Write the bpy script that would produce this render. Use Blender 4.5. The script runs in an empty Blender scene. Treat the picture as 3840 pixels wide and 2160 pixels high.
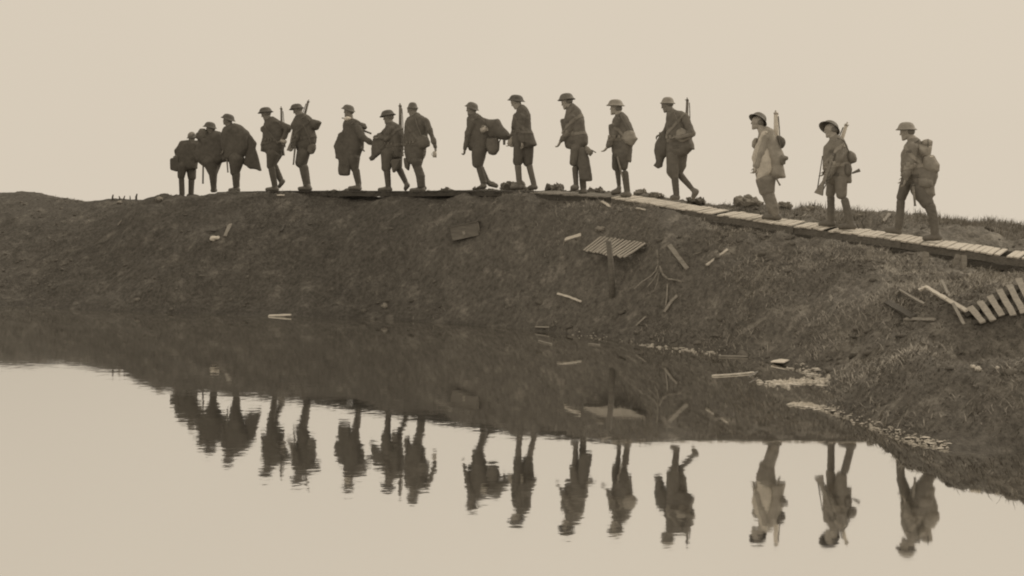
import bpy, bmesh, math, random
import numpy as np
from mathutils import Vector, Matrix, Euler

rng = random.Random(7)
nr = np.random.default_rng(11)
SC = bpy.context.scene
COL = SC.collection
F_ = 2800.0      # focal length in units of a 2576-wide frame
CH = 2.43        # eye height above the water
CX, HZ = 1288.0, 467.0

# ------------------------------------------------------------------ materials
TINT = (1.0, 0.925, 0.80)
def tint(g, w=1.0):
    return tuple(g * (1 + (c - 1) * w) for c in TINT) + (1.0,)
def new_mat(name):
    m = bpy.data.materials.new(name); m.use_nodes = True
    nt = m.node_tree; nt.nodes.clear()
    out = nt.nodes.new('ShaderNodeOutputMaterial')
    bs = nt.nodes.new('ShaderNodeBsdfPrincipled')
    nt.links.new(bs.outputs[0], out.inputs[0])
    return m, nt, bs
def mat(name, g, g2=None, scale=8.0, rough=0.85, bump=0.0, bscale=60.0, spec=0.3, metal=0.0, stretch=(1,1,1), wear=0.0):
    m, nt, bs = new_mat(name)
    N = nt.nodes.new; L = nt.links.new
    g2 = g * 0.7 if g2 is None else g2
    tc = N('ShaderNodeTexCoord'); mp = N('ShaderNodeMapping'); mp.inputs['Scale'].default_value = stretch
    L(tc.outputs['Object'], mp.inputs[0])
    n = N('ShaderNodeTexNoise'); n.inputs['Scale'].default_value = scale; n.inputs['Detail'].default_value = 6; n.inputs['Roughness'].default_value = .65
    L(mp.outputs[0], n.inputs['Vector'])
    r = N('ShaderNodeValToRGB'); r.color_ramp.elements[0].position = .32; r.color_ramp.elements[1].position = .68
    r.color_ramp.elements[0].color = tint(g2); r.color_ramp.elements[1].color = tint(g)
    L(n.outputs['Fac'], r.inputs[0]); L(r.outputs[0], bs.inputs['Base Color'])
    bs.inputs['Roughness'].default_value = rough
    bs.inputs['Specular IOR Level'].default_value = spec
    bs.inputs['Metallic'].default_value = metal
    if bump:
        n2 = N('ShaderNodeTexNoise'); n2.inputs['Scale'].default_value = bscale; n2.inputs['Detail'].default_value = 5
        L(mp.outputs[0], n2.inputs['Vector'])
        b = N('ShaderNodeBump'); b.inputs['Strength'].default_value = bump; b.inputs['Distance'].default_value = .02
        L(n2.outputs['Fac'], b.inputs['Height']); L(b.outputs[0], bs.inputs['Normal'])
    return m

M = {}
for i in range(6):           # wool and canvas, dark to pale: haze over the right-hand men put into colour
    g = (.16, .18, .22, .32, .44, .56)[i]
    M['wool%d' % i] = mat('wool_%d' % i, g, g * .72, 9, .95, .5, 45, .1)
    M['pale%d' % i] = mat('canvas_%d' % i, g * 1.3, g * .95, 11, .92, .5, 60, .1)
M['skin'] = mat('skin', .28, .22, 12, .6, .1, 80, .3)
M['skin_pale'] = mat('skin_painted_lit', .46, .36, 12, .6, .1, 80, .3)  # lighter copy of skin: light falling on some men put into the colour
M['leather'] = mat('boot_leather', .22, .16, 14, .6, .3, 50, .4)
M['leather2'] = mat('dusty_boot_leather', .22, .15, 14, .7, .3, 50, .3)
M['steel_dark'] = mat('helmet_steel', .15, .1, 16, .7, .15, 80, .3)
M['steel_mid'] = mat('helmet_steel_worn', .2, .14, 16, .65, .15, 80, .3)
M['steel_pale'] = mat('helmet_steel_pale', .38, .28, 12, .7, .15, 80, .3)  # palest of the helmet steels
M['white'] = mat('white_cloth', .85, .75, 10, .9, .2, 60, .1)
M['gunwood'] = mat('rifle_wood', .26, .18, 10, .55, .1, 60, .4, 0, (1, 1, 6))
M['gunwood_pale'] = mat('rifle_wood_pale', .88, .7, 10, .55, .1, 60, .4, 0, (1, 1, 6))
M['gunmetal'] = mat('gun_metal', .22, .15, 20, .45, .05, 80, .5, .4)
M['tin'] = mat('enamel_tin', .5, .4, 20, .4, .05, 80, .5, .2)
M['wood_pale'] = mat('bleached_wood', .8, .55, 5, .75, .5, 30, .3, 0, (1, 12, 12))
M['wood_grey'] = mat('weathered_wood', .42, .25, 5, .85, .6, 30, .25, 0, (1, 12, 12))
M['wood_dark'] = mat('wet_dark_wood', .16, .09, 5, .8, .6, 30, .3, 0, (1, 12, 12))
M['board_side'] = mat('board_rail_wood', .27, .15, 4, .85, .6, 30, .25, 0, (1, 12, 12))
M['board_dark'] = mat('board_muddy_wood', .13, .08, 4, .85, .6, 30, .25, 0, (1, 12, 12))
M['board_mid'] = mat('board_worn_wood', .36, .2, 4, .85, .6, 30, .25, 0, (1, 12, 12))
M['stone'] = mat('chalk_stone', .75, .55, 14, .8, .4, 30, .3)
M['paper'] = mat('scrap_sheet', .8, .7, 14, .8, .2, 30, .3)

# ------------------------------------------------------------------ noise and fields
def vnoise(P, scale, seed=0):
    """value noise in [-1,1]; P (...,D)"""
    P = np.asarray(P, dtype=np.float64) * scale
    I = np.floor(P).astype(np.int64); f = P - I; f = f * f * (3 - 2 * f)
    D = P.shape[-1]; res = 0.0
    pr = (73856093, 19349663, 83492791)
    for c in range(1 << D):
        w = 1.0; h = np.full(P.shape[:-1], seed * 9176 + 1013, dtype=np.int64)
        for k in range(D):
            b = (c >> k) & 1
            w = w * (f[..., k] if b else 1 - f[..., k])
            h = h ^ ((I[..., k] + b) * pr[k])
        h = (h ^ (h >> 13)) * 1274126177; h = h ^ (h >> 16)
        res = res + w * ((h & 0xffff) / 32767.5 - 1)
    return res
def fbm(P, scale, octs=4, seed=0, gain=.5):
    s = 0; a = 1; 
    for i in range(octs):
        s = s + a * vnoise(P, scale * 2.03 ** i, seed + i * 17); a *= gain
    return s

class Field:
    def __init__(s, vox): s.vox = vox; s.prims = []
    def cone(s, a, ra, b, rb, k=.02): s.prims.append(('c', np.array(a, float), float(ra), np.array(b, float), float(rb), k))
    def ball(s, a, r, k=.02): s.cone(a, r, a, r, k)
    def ell(s, c, R, rad, k=.02, sub=False): s.prims.append(('e', np.array(c, float), np.array(R, float), np.array(rad, float), k, sub))
    def puff(s, poly, T, b0, k=.02, squash=1.0): s.prims.append(('p', np.array(poly, float), float(T), float(b0), k, squash))
    def bbox(s, p):
        if p[0] == 'c': lo = np.minimum(p[1] - p[2], p[3] - p[4]); hi = np.maximum(p[1] + p[2], p[3] + p[4])
        elif p[0] == 'e': r = p[3].max(); lo = p[1] - r; hi = p[1] + r
        else:
            q = p[1]; lo = np.array([q[:, 0].min(), p[3] - p[2], q[:, 1].min()]); hi = np.array([q[:, 0].max(), p[3] + p[2], q[:, 1].max()])
        return lo, hi
    def solve(s, namp=0.0, nscale=12, seed=0):
        bs = [s.bbox(p) for p in s.prims]
        lo = np.min([b[0] for b in bs], 0) - .04; hi = np.max([b[1] for b in bs], 0) + .04
        v = s.vox; n = np.ceil((hi - lo) / v).astype(int) + 1
        ax = [lo[i] + v * np.arange(n[i]) for i in range(3)]
        G = np.full(n, 9.0)
        for p, (l, h) in zip(s.prims, bs):
            i0 = np.maximum(((l - .05 - lo) / v).astype(int), 0); i1 = np.minimum(((h + .05 - lo) / v).astype(int) + 2, n)
            sl = tuple(slice(i0[i], i1[i]) for i in range(3))
            X = ax[0][sl[0]][:, None, None]; Y = ax[1][sl[1]][None, :, None]; Z = ax[2][sl[2]][None, None, :]
            sub = False
            if p[0] == 'c':
                a, ra, b, rb, k = p[1:]; d = b - a; L2 = max((d * d).sum(), 1e-9)
                t = np.clip(((X - a[0]) * d[0] + (Y - a[1]) * d[1] + (Z - a[2]) * d[2]) / L2, 0, 1)
                D = np.sqrt((X - a[0] - t * d[0]) ** 2 + (Y - a[1] - t * d[1]) ** 2 + (Z - a[2] - t * d[2]) ** 2) - (ra + (rb - ra) * t)
            elif p[0] == 'e':
                c, R, rad, k, sub = p[1:]
                q = [(X - c[0]) * R[i][0] + (Y - c[1]) * R[i][1] + (Z - c[2]) * R[i][2] for i in range(3)]
                k0 = np.sqrt(sum((q[i] / rad[i]) ** 2 for i in range(3))); k1 = np.sqrt(sum((q[i] / rad[i] ** 2) ** 2 for i in range(3)))
                D = k0 * (k0 - 1) / np.maximum(k1, 1e-6)
            else:
                poly, T, b0, k, sq = p[1:]
                x = X[:, 0, :]; z = Z[:, 0, :]; dm = np.full((x.shape[0], z.shape[1]), 1e9); ins = np.zeros(dm.shape, bool)
                m = len(poly)
                for i in range(m):
                    a = poly[i]; b = poly[(i + 1) % m]; e = b - a; L2 = max((e * e).sum(), 1e-12)
                    t = np.clip(((x - a[0]) * e[0] + (z - a[1]) * e[1]) / L2, 0, 1)
                    dm = np.minimum(dm, (x - a[0] - t * e[0]) ** 2 + (z - a[1] - t * e[1]) ** 2)
                    if a[1] != b[1]:
                        c1 = (z > min(a[1], b[1])) & (z <= max(a[1], b[1])); xi = a[0] + (z - a[1]) / (b[1] - a[1]) * e[0]
                        ins ^= (c1 & (x < xi))
                d2 = np.sqrt(dm); d2 = np.where(ins, -d2, d2)[:, None, :]
                D = np.sqrt(np.maximum(d2 + T, 0) ** 2 + ((Y - b0) * sq) ** 2) - T + 0 * X
            g = G[sl]
            if sub: G[sl] = np.maximum(g, -D); continue
            if k > 0:
                hh = np.clip(.5 + .5 * (D - g) / k, 0, 1); G[sl] = D * (1 - hh) + g * hh - k * hh * (1 - hh)
            else: G[sl] = np.minimum(g, D)
        if namp:
            idx = np.argwhere(np.abs(G) < 3 * v + namp * 2)
            P = lo + idx * v
            G[tuple(idx.T)] += .45 * namp * np.abs(vnoise(P * [1, 1, .28], 19, seed + 8)) + namp * (.7 * vnoise(P * [1, 1, .7], nscale, seed) + .45 * vnoise(P, nscale * 2.6, seed + 5))
        return nets(G, lo, v)

def nets(G, lo, v):
    ins = G < 0
    ncx, ncy, ncz = [x - 1 for x in G.shape]
    corner = [(i, j, k) for i in (0, 1) for j in (0, 1) for k in (0, 1)]
    cnt = np.zeros((ncx, ncy, ncz), np.int8)
    for i, j, k in corner: cnt += ins[i:i + ncx, j:j + ncy, k:k + ncz]
    act = np.argwhere((cnt > 0) & (cnt < 8))
    ids = np.full((ncx, ncy, ncz), -1, np.int64); ids[tuple(act.T)] = np.arange(len(act))
    S = np.zeros((len(act), 3)); C = np.zeros(len(act))
    for a in corner:
        for d in range(3):
            if a[d]: continue
            b = list(a); b[d] = 1
            ga = G[act[:, 0] + a[0], act[:, 1] + a[1], act[:, 2] + a[2]]; gb = G[act[:, 0] + b[0], act[:, 1] + b[1], act[:, 2] + b[2]]
            m = (ga < 0) != (gb < 0); t = np.where(m, ga / np.where(m, ga - gb, 1), 0)
            p = np.tile(np.array(a, float), (len(act), 1)); p[:, d] += t
            S += p * m[:, None]; C += m
    V = lo + (act + S / C[:, None]) * v
    Q = []
    for d in range(3):
        e = [0, 0, 0]; e[d] = 1
        A = ins[:ins.shape[0] - e[0], :ins.shape[1] - e[1], :ins.shape[2] - e[2]]; B = ins[e[0]:, e[1]:, e[2]:]
        w = np.argwhere(A != B)
        u1, u2 = [(1, 2), (2, 0), (0, 1)][d]
        w = w[(w[:, u1] > 0) & (w[:, u2] > 0) & (w[:, u1] < ids.shape[u1]) & (w[:, u2] < ids.shape[u2])]
        def cell(o1, o2):
            c = w.copy(); c[:, u1] -= o1; c[:, u2] -= o2; return ids[tuple(c.T)]
        q = np.stack([cell(1, 1), cell(0, 1), cell(0, 0), cell(1, 0)], 1)
        fl = A[tuple(w.T)]; q[~fl] = q[~fl][:, ::-1]
        Q.append(q)
    return V, np.concatenate(Q)

def link_mesh(name, V, Fc, m, parent=None, loc=(0, 0, 0), rz=0.0, smooth=True):
    me = bpy.data.meshes.new(name)
    V = np.asarray(V, dtype=np.float32)
    if isinstance(Fc, np.ndarray):
        n = Fc.shape[1]
        me.vertices.add(len(V)); me.vertices.foreach_set('co', V.ravel())
        me.loops.add(Fc.size); me.loops.foreach_set('vertex_index', Fc.astype(np.int32).ravel())
        me.polygons.add(len(Fc)); me.polygons.foreach_set('loop_start', np.arange(0, Fc.size, n, dtype=np.int32))
        me.update(calc_edges=True)
    else:
        me.from_pydata([tuple(map(float, p)) for p in V], [], [tuple(f) for f in Fc])
    me.validate()
    if smooth: me.polygons.foreach_set('use_smooth', [True] * len(me.polygons))
    if m is not None: me.materials.append(m)
    o = bpy.data.objects.new(name, me); COL.objects.link(o)
    o.location = loc; o.rotation_euler = (0, 0, rz)
    if parent is not None: o.parent = parent
    return o
def tag(o, label=None, cat=None, group=None, kind=None):
    if label: o['label'] = label
    if cat: o['category'] = cat
    if group: o['group'] = group
    if kind: o['kind'] = kind
    return o
def empty(name, loc, rz=0.0):
    o = bpy.data.objects.new(name, None); COL.objects.link(o); o.empty_display_size = .1
    o.location = loc; o.rotation_euler = (0, 0, rz); return o
def relax(V, Q, it=2):
    V = V.copy()
    for _ in range(it):
        S = np.zeros_like(V); C = np.zeros(len(V))
        for a, b in ((0, 1), (1, 2), (2, 3), (3, 0)):
            np.add.at(S, Q[:, a], V[Q[:, b]]); np.add.at(C, Q[:, a], 1)
            np.add.at(S, Q[:, b], V[Q[:, a]]); np.add.at(C, Q[:, b], 1)
        V = V * .45 + .55 * S / C[:, None]
    return V
def field_obj(name, f, m, parent=None, loc=(0, 0, 0), rz=0, namp=0, nscale=12, seed=0, it=2):
    V, Q = f.solve(namp, nscale, seed)
    if it: V = relax(V, Q, it)
    return link_mesh(name, V, Q, m, parent, loc, rz)

# ------------------------------------------------------------------ terrain
def path_y(a): return 21.7 / (1 + .66 * a)
PV = np.array([(-200, 480), (300, 500), (440, 491), (560, 483), (700, 480), (870, 480), (1000, 481), (1080, 481), (1200, 477), (1298, 478), (1425, 485), (1548, 491), (1680, 512), (1905, 548), (2095, 574), (2290, 600), (2576, 641), (2800, 672), (3300, 744)], float)
def path_z(a):
    u = a * F_ + CX; y = path_y(a)
    return CH - (np.interp(u, PV[:, 0], PV[:, 1]) - HZ) / F_ * y
SKY = [(-300, 480), (0, 482), (50, 486), (87, 483), (150, 484.5), (187, 491), (233, 496), (270, 501), (333, 503), (367, 493), (423, 489), (460, 484), (500, 478), (567, 481), (667, 481), (859, 480), (1040, 481), (1090, 479), (1130, 473), (1190, 472), (1280, 466), (1330, 472), (1400, 476), (1480, 479), (1540, 488), (1620, 489), (1717, 502), (1767, 511), (1850, 511), (1884, 504), (1904, 515), (1970, 518), (2034, 526), (2117, 529), (2167, 534), (2217, 535), (2284, 546), (2334, 557), (2450, 568), (2517, 575), (2576, 572), (2800, 590)]
SKY = np.array(SKY)
SH = np.array([(-300, 22.5), (0, 22.3), (500, 21), (700, 20.6), (1000, 20.1), (1350, 18.7), (1540, 17.5), (1800, 16.3), (2000, 14.9), (2080, 13.9)])
LCR = np.array([(-500, 31), (0, 29.7), (200, 28.3), (271, 26.6), (417, 24.9), (560, 24.7), (700, 24.7), (860, 24.2), (900, 99)])
ctrl = []
def cp(u, y, z): ctrl.append(((u - CX) / F_ * y, y, z))
for u in range(-500, 2900, 150):
    a = (u - CX) / F_; py = path_y(a); pz = float(path_z(a))
    py = min(py, float(np.interp(u, LCR[:, 0], LCR[:, 1])))
    vs = float(np.interp(u, SKY[:, 0], SKY[:, 1]))
    zs = CH - (vs - HZ) / F_ * (py + 1.3)
    if u < 1150: zs = min(zs, pz) if u > 470 else zs
    if u > 860: cp(u, py, pz - .17); cp(u, py - .7, pz - (.25 if u > 1600 else .1))
    elif u > 540: cp(u, py, pz - .05)
    else: cp(u, py, CH - (vs - HZ) / F_ * py - .03)
    if u < 1500:
        cp(u, py + 1.3, zs - (.14 if u < 870 else .08)); cp(u, py + 4, zs - .5); 
    else:
        cp(u, py + 1.5, CH - (vs - HZ) / F_ * (py + 1.5) - .05); cp(u, py + 4.5, zs - .5)
    cp(u, py + 9, zs - 1.3)
    if u <= 2080:
        ys = float(np.interp(u, SH[:, 0], SH[:, 1]))
        cp(u, ys, 0.0); cp(u, ys - 1.5, -.55); cp(u, ys * .5 + (py - .55) * .5, (pz - .24) * .56)
for u, y, z in [(2000, 12.35, 0), (1960, 12.3, -.2), (2110, 11.9, 0), (2200, 11.2, 0), (2280, 10.6, 0), (2380, 10.3, 0), (2576, 10.2, 0), (2800, 10.1, 0),
                (2040, 13.1, -.08), (2090, 13.4, .03), (2150, 12.5, .33), (2250, 12.0, .52), (2400, 11.5, .62), (2576, 11.05, .72), (2800, 11, .8), (2140, 14.2, .25), (2250, 14.2, .72), (2400, 13.6, .86), (2600, 13.2, .93), (2800, 13.2, 1.0),
                (2100, 10.6, -.5), (2300, 9.4, -.5), (2600, 9.0, -.5), (2800, 8.8, -.5), (1850, 12.5, -.5), (1700, 14, -.6), (2400, 15, 1.08), (2600, 14.6, 1.1)]: cp(u, y, z)
for x in (-14, -7, 0, 6): cp(CX + x / 12 * F_, 12, -.8)
for x in (-12, -4, 4, 12):
    ctrl += [(x, 8, -.8), (x, 5.0, -.5), (x, 3.6, .1), (x, 1, .7), (x, -4, .9)]
ctrl = np.array(ctrl)
def tps_k(r2): return np.where(r2 > 0, r2 * np.log(r2 + 1e-12), 0) * .5
n_ = len(ctrl); d2 = ((ctrl[:, None, :2] - ctrl[None, :, :2]) ** 2).sum(-1)
A_ = np.zeros((n_ + 3, n_ + 3)); A_[:n_, :n_] = tps_k(d2) + np.eye(n_) * .08
A_[:n_, n_] = 1; A_[:n_, n_ + 1:] = ctrl[:, :2]; A_[n_, :n_] = 1; A_[n_ + 1:, :n_] = ctrl[:, :2].T
W_ = np.linalg.solve(A_, np.concatenate([ctrl[:, 2], [0, 0, 0]]))
def height(X, Y):
    X = np.asarray(X, float); Y = np.asarray(Y, float); sh = X.shape
    X = X.ravel(); Y = Y.ravel()
    Xc = np.clip(X, -18, 14); Yc = np.clip(Y, -4, 34)
    Z = np.full(X.shape, W_[n_])
    Z = Z + W_[n_ + 1] * Xc + W_[n_ + 2] * Yc
    for i in range(n_): Z += W_[i] * tps_k((Xc - ctrl[i, 0]) ** 2 + (Yc - ctrl[i, 1]) ** 2)
    out = np.maximum(np.maximum(Y - 34, np.abs(X + 2) - 16), 0)
    # beyond the crest the ground falls gently away and levels out
    yb = np.maximum(Yc - (21.7 - .66 * Xc) - 7.5, 0)
    Z = Z - np.maximum(Z - 1.0, 0) * np.clip(yb / 3, 0, 1)
    Z = np.where(Y > 6, Z - out * .055, Z)
    P = np.stack([X, Y], -1)
    land = np.clip((Z + .05) / .35, 0, 1)
    amp = np.where(X > 2.5, 1.0, .8)
    pd = Y - (21.7 - .66 * X)                           # distance behind the walkway line
    crest = np.exp(-((pd - 1.5) / .9) ** 2)
    onp = np.exp(-(pd / .45) ** 4) * (X > -7.5)
    ns = .075 * fbm(P, 1.1, 3, 3) - .07 * np.abs(vnoise(P * [1, .45], 1.7, 77)) + .048 * fbm(P, 4.2, 3, 9) * amp + .034 * np.maximum(fbm(P, 7.5, 2, 31), .1) + .05 * crest * np.abs(fbm(P, 3.2, 3, 21)) + .014 * vnoise(P, 18, 4)
    Z = Z + ns * (.12 + .88 * land) * (1 - .85 * onp) * (1 - .6 * np.clip((-7.5 - X) / 1.5, 0, 1) * np.exp(-((Y - 28.5) / 2.5) ** 2))
    return Z.reshape(sh)
def axis(segs):
    out = [segs[0][0]]
    for a, b, st in segs:
        n = max(1, int(round((b - a) / st))); out += list(np.linspace(a, b, n + 1)[1:])
    return np.array(out)
gx = axis([(-1200, -200, 200), (-200, -40, 20), (-40, -16, 1.5), (-16, -9, .08), (-9, 8.5, .045), (8.5, 12, .15), (12, 40, 2), (40, 200, 20), (200, 1200, 200)])
gy = axis([(-60, -8, 6), (-8, 4, .6), (4, 9.5, .25), (9.5, 28, .045), (28, 34, .1), (34, 60, 1.5), (60, 200, 14), (200, 1500, 130)])
GX, GY = np.meshgrid(gx, gy, indexing='ij')
GZ = height(GX, GY)
ni, nj = GX.shape
idx = np.arange(ni * nj).reshape(ni, nj)
Q = np.stack([idx[:-1, :-1], idx[1:, :-1], idx[1:, 1:], idx[:-1, 1:]], -1).reshape(-1, 4)
def hz(x, y):
    """height by interpolation in the built sheet"""
    x = np.atleast_1d(np.asarray(x, float)); y = np.atleast_1d(np.asarray(y, float))
    i = np.clip(np.searchsorted(gx, x) - 1, 0, ni - 2); j = np.clip(np.searchsorted(gy, y) - 1, 0, nj - 2)
    fx = (x - gx[i]) / (gx[i + 1] - gx[i]); fy = (y - gy[j]) / (gy[j + 1] - gy[j])
    return GZ[i, j] * (1 - fx) * (1 - fy) + GZ[i + 1, j] * fx * (1 - fy) + GZ[i, j + 1] * (1 - fx) * fy + GZ[i + 1, j + 1] * fx * fy
def hit(u, v, water=False):
    """where the sight line through (u, v) first meets the ground (or water)"""
    ys = np.arange(7, 45, .02); xs = (u - CX) / F_ * ys; zs = CH - (v - HZ) / F_ * ys
    h = hz(xs, ys)
    if water: h = np.maximum(h, 0)
    w = np.argwhere(zs <= h)
    i = int(w[0, 0]) if len(w) else len(ys) - 1
    return Vector((xs[i], ys[i], max(float(h[i]), 0) if water else float(h[i])))
def gnormal(x, y):
    e = .15; dx = (hz(x + e, y) - hz(x - e, y))[0] / (2 * e); dy = (hz(x, y + e) - hz(x, y - e))[0] / (2 * e)
    return Vector((-dx, -dy, 1)).normalized()

def ground_material():
    m, nt, bs = new_mat('churned_earth'); N = nt.nodes.new; L = nt.links.new
    tc = N('ShaderNodeTexCoord')
    def noise(scale, det=6, rough=.6, st=(1, 1, 1)):
        mp = N('ShaderNodeMapping'); mp.inputs['Scale'].default_value = st; L(tc.outputs['Object'], mp.inputs[0])
        n = N('ShaderNodeTexNoise'); n.inputs['Scale'].default_value = scale; n.inputs['Detail'].default_value = det; n.inputs['Roughness'].default_value = rough
        L(mp.outputs[0], n.inputs['Vector']); return n
    def ramp(src, p0, c0, p1, c1):
        r = N('ShaderNodeValToRGB'); e = r.color_ramp.elements
        e[0].position = p0; e[1].position = p1; e[0].color = c0; e[1].color = c1; L(src, r.inputs[0]); return r
    base = ramp(noise(1.3, 8, .7).outputs['Fac'], .3, tint(.09), .72, tint(.16))
    fine = ramp(noise(14, 6, .7, (1, 1, .5)).outputs['Fac'], .35, tint(.04), .7, tint(.22))
    mx = N('ShaderNodeMix'); mx.data_type = 'RGBA'; mx.inputs[0].default_value = .5
    L(base.outputs[0], mx.inputs[6]); L(fine.outputs[0], mx.inputs[7])
    # scattered patches of paler, chalky soil
    pf = ramp(noise(2.6, 9, .75).outputs['Fac'], .54, (0, 0, 0, 1), .68, (.65, .65, .65, 1))
    mx2 = N('ShaderNodeMix'); mx2.data_type = 'RGBA'; L(pf.outputs[0], mx2.inputs[0]); L(mx.outputs[2], mx2.inputs[6]); mx2.inputs[7].default_value = tint(.3)
    # soil grows paler to the right: haze over that end put into the colour
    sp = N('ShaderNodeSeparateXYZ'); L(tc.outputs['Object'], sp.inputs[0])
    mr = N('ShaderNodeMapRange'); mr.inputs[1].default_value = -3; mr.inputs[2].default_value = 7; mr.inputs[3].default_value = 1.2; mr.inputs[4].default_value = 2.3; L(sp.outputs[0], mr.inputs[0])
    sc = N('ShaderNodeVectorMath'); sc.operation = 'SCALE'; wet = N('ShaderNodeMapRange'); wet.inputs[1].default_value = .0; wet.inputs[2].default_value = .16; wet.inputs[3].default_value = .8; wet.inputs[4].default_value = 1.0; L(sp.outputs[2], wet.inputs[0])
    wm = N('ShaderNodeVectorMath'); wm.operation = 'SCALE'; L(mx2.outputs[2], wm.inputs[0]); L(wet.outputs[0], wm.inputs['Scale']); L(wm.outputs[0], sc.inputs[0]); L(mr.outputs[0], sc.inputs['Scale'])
    L(sc.outputs[0], bs.inputs['Base Color'])
    bs.inputs['Roughness'].default_value = .9; bs.inputs['Specular IOR Level'].default_value = .2
    b = N('ShaderNodeBump'); b.inputs['Strength'].default_value = 1.0; b.inputs['Distance'].default_value = .07
    L(noise(22, 8, .75).outputs['Fac'], b.inputs['Height']); L(b.outputs[0], bs.inputs['Normal'])
    return m
GM = ground_material()
gobj = link_mesh('ground', np.stack([GX, GY, GZ], -1).reshape(-1, 3), Q, GM)
tag(gobj, kind='structure')

# ------------------------------------------------------------------ water
def water_material():
    m = bpy.data.materials.new('still_flood_water'); m.use_nodes = True; nt = m.node_tree; nt.nodes.clear(); N = nt.nodes.new; L = nt.links.new
    out = N('ShaderNodeOutputMaterial'); gl = N('ShaderNodeBsdfGlossy'); df = N('ShaderNodeBsdfDiffuse'); mix = N('ShaderNodeMixShader')
    df.inputs[0].default_value = tint(.12); gl.inputs['Color'].default_value = (.96, .955, .94, 1); gl.inputs['Roughness'].default_value = .03
    fr = N('ShaderNodeFresnel'); fr.inputs[0].default_value = 70.0
    tc = N('ShaderNodeTexCoord')
    def noise(scale, st, det=2):
        mp = N('ShaderNodeMapping'); mp.inputs['Scale'].default_value = st; L(tc.outputs['Object'], mp.inputs[0])
        n = N('ShaderNodeTexNoise'); n.inputs['Scale'].default_value = scale; n.inputs['Detail'].default_value = det; L(mp.outputs[0], n.inputs['Vector']); return n
    # a light breeze ruffles the far, left part of the pool; the near right is glassy
    sp = N('ShaderNodeSeparateXYZ'); L(tc.outputs['Object'], sp.inputs[0])
    mr = N('ShaderNodeMapRange'); mr.interpolation_type = 'SMOOTHSTEP'; mr.inputs[1].default_value = -2.5; mr.inputs[2].default_value = 4.0; mr.inputs[3].default_value = 1.0; mr.inputs[4].default_value = .1; L(sp.outputs[0], mr.inputs[0])
    b1 = N('ShaderNodeBump'); b1.inputs['Distance'].default_value = .00075
    L(noise(4.5, (1.0, 1.5, 1), 2).outputs['Fac'], b1.inputs['Height']); L(mr.outputs[0], b1.inputs['Strength'])
    b2 = N('ShaderNodeBump'); b2.inputs['Distance'].default_value = .0001; L(b1.outputs[0], b2.inputs['Normal'])
    L(noise(16, (1.0, 1.6, 1), 1).outputs['Fac'], b2.inputs['Height']); L(mr.outputs[0], b2.inputs['Strength'])
    for s in (gl, df, fr): L(b2.outputs[0], s.inputs['Normal'])
    L(fr.outputs[0], mix.inputs[0]); L(df.outputs[0], mix.inputs[1]); L(gl.outputs[0], mix.inputs[2]); L(mix.outputs[0], out.inputs[0])
    return m
wx = np.linspace(-60, 40, 41); wy = np.linspace(3, 27, 21); WX, WY = np.meshgrid(wx, wy, indexing='ij')
ii = np.arange(41 * 21).reshape(41, 21)
wq = np.stack([ii[:-1, :-1], ii[1:, :-1], ii[1:, 1:], ii[:-1, 1:]], -1).reshape(-1, 4)
tag(link_mesh('water', np.stack([WX, WY, WX * 0], -1).reshape(-1, 3), wq, water_material()), kind='structure')
# ------------------------------------------------------------------ figures
CROP = {1: (600, 360, 2318 / 640), 2: (1200, 360, 1884 / 520), 3: (1680, 320, 1712 / 520), 4: (2040, 320, 2108 / 640), 5: (2720, 380, 1507 / 520), 6: (3200, 420, 1599 / 640)}
class Fr:
    """a person's own upright frame: a = along the walking plane (image right), b = away from the camera, c = up"""
    def __init__(s, crop, base, d=None, t=.35):
        s.c = CROP[crop]; u, v = s.px(base)
        a = (u - CX) / F_
        s.d = d if d else path_y(a)
        s.o = Vector((a * s.d, s.d, CH - (v - HZ) / F_ * s.d))
        s.t = t; s.ang = -math.atan(t)
        s.e1 = Vector((math.cos(s.ang), math.sin(s.ang), 0)); s.e2 = Vector((-math.sin(s.ang), math.cos(s.ang), 0))
        s.m = F_ / s.d * 1.4907 * s.c[2]          # crop pixels per metre
    def px(s, p): return ((s.c[0] + p[0] / s.c[2]) / 1.4907, (s.c[1] + p[1] / s.c[2]) / 1.4907)
    def P(s, p, q=0.0):
        """crop pixel -> local point in the plane q metres nearer than the walking plane"""
        u, v = s.px(p); r = Vector(((u - CX) / F_, 1, -(v - HZ) / F_)); c0 = Vector((0, 0, CH))
        b = -q; k = (s.o.dot(s.e2) + b - c0.dot(s.e2)) / r.dot(s.e2)
        w = c0 + r * k - s.o
        return np.array([w.dot(s.e1), b, w.z])
    def poly(s, pts, q=0.0):
        L = [s.P(p, q)[[0, 2]] for p in pts]
        out = []
        for i in range(len(L)):                    # one round of corner cutting
            a, b = L[i], L[(i + 1) % len(L)]
            out += [a * .9 + b * .1, a * .1 + b * .9]
        return np.array(out)

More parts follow.
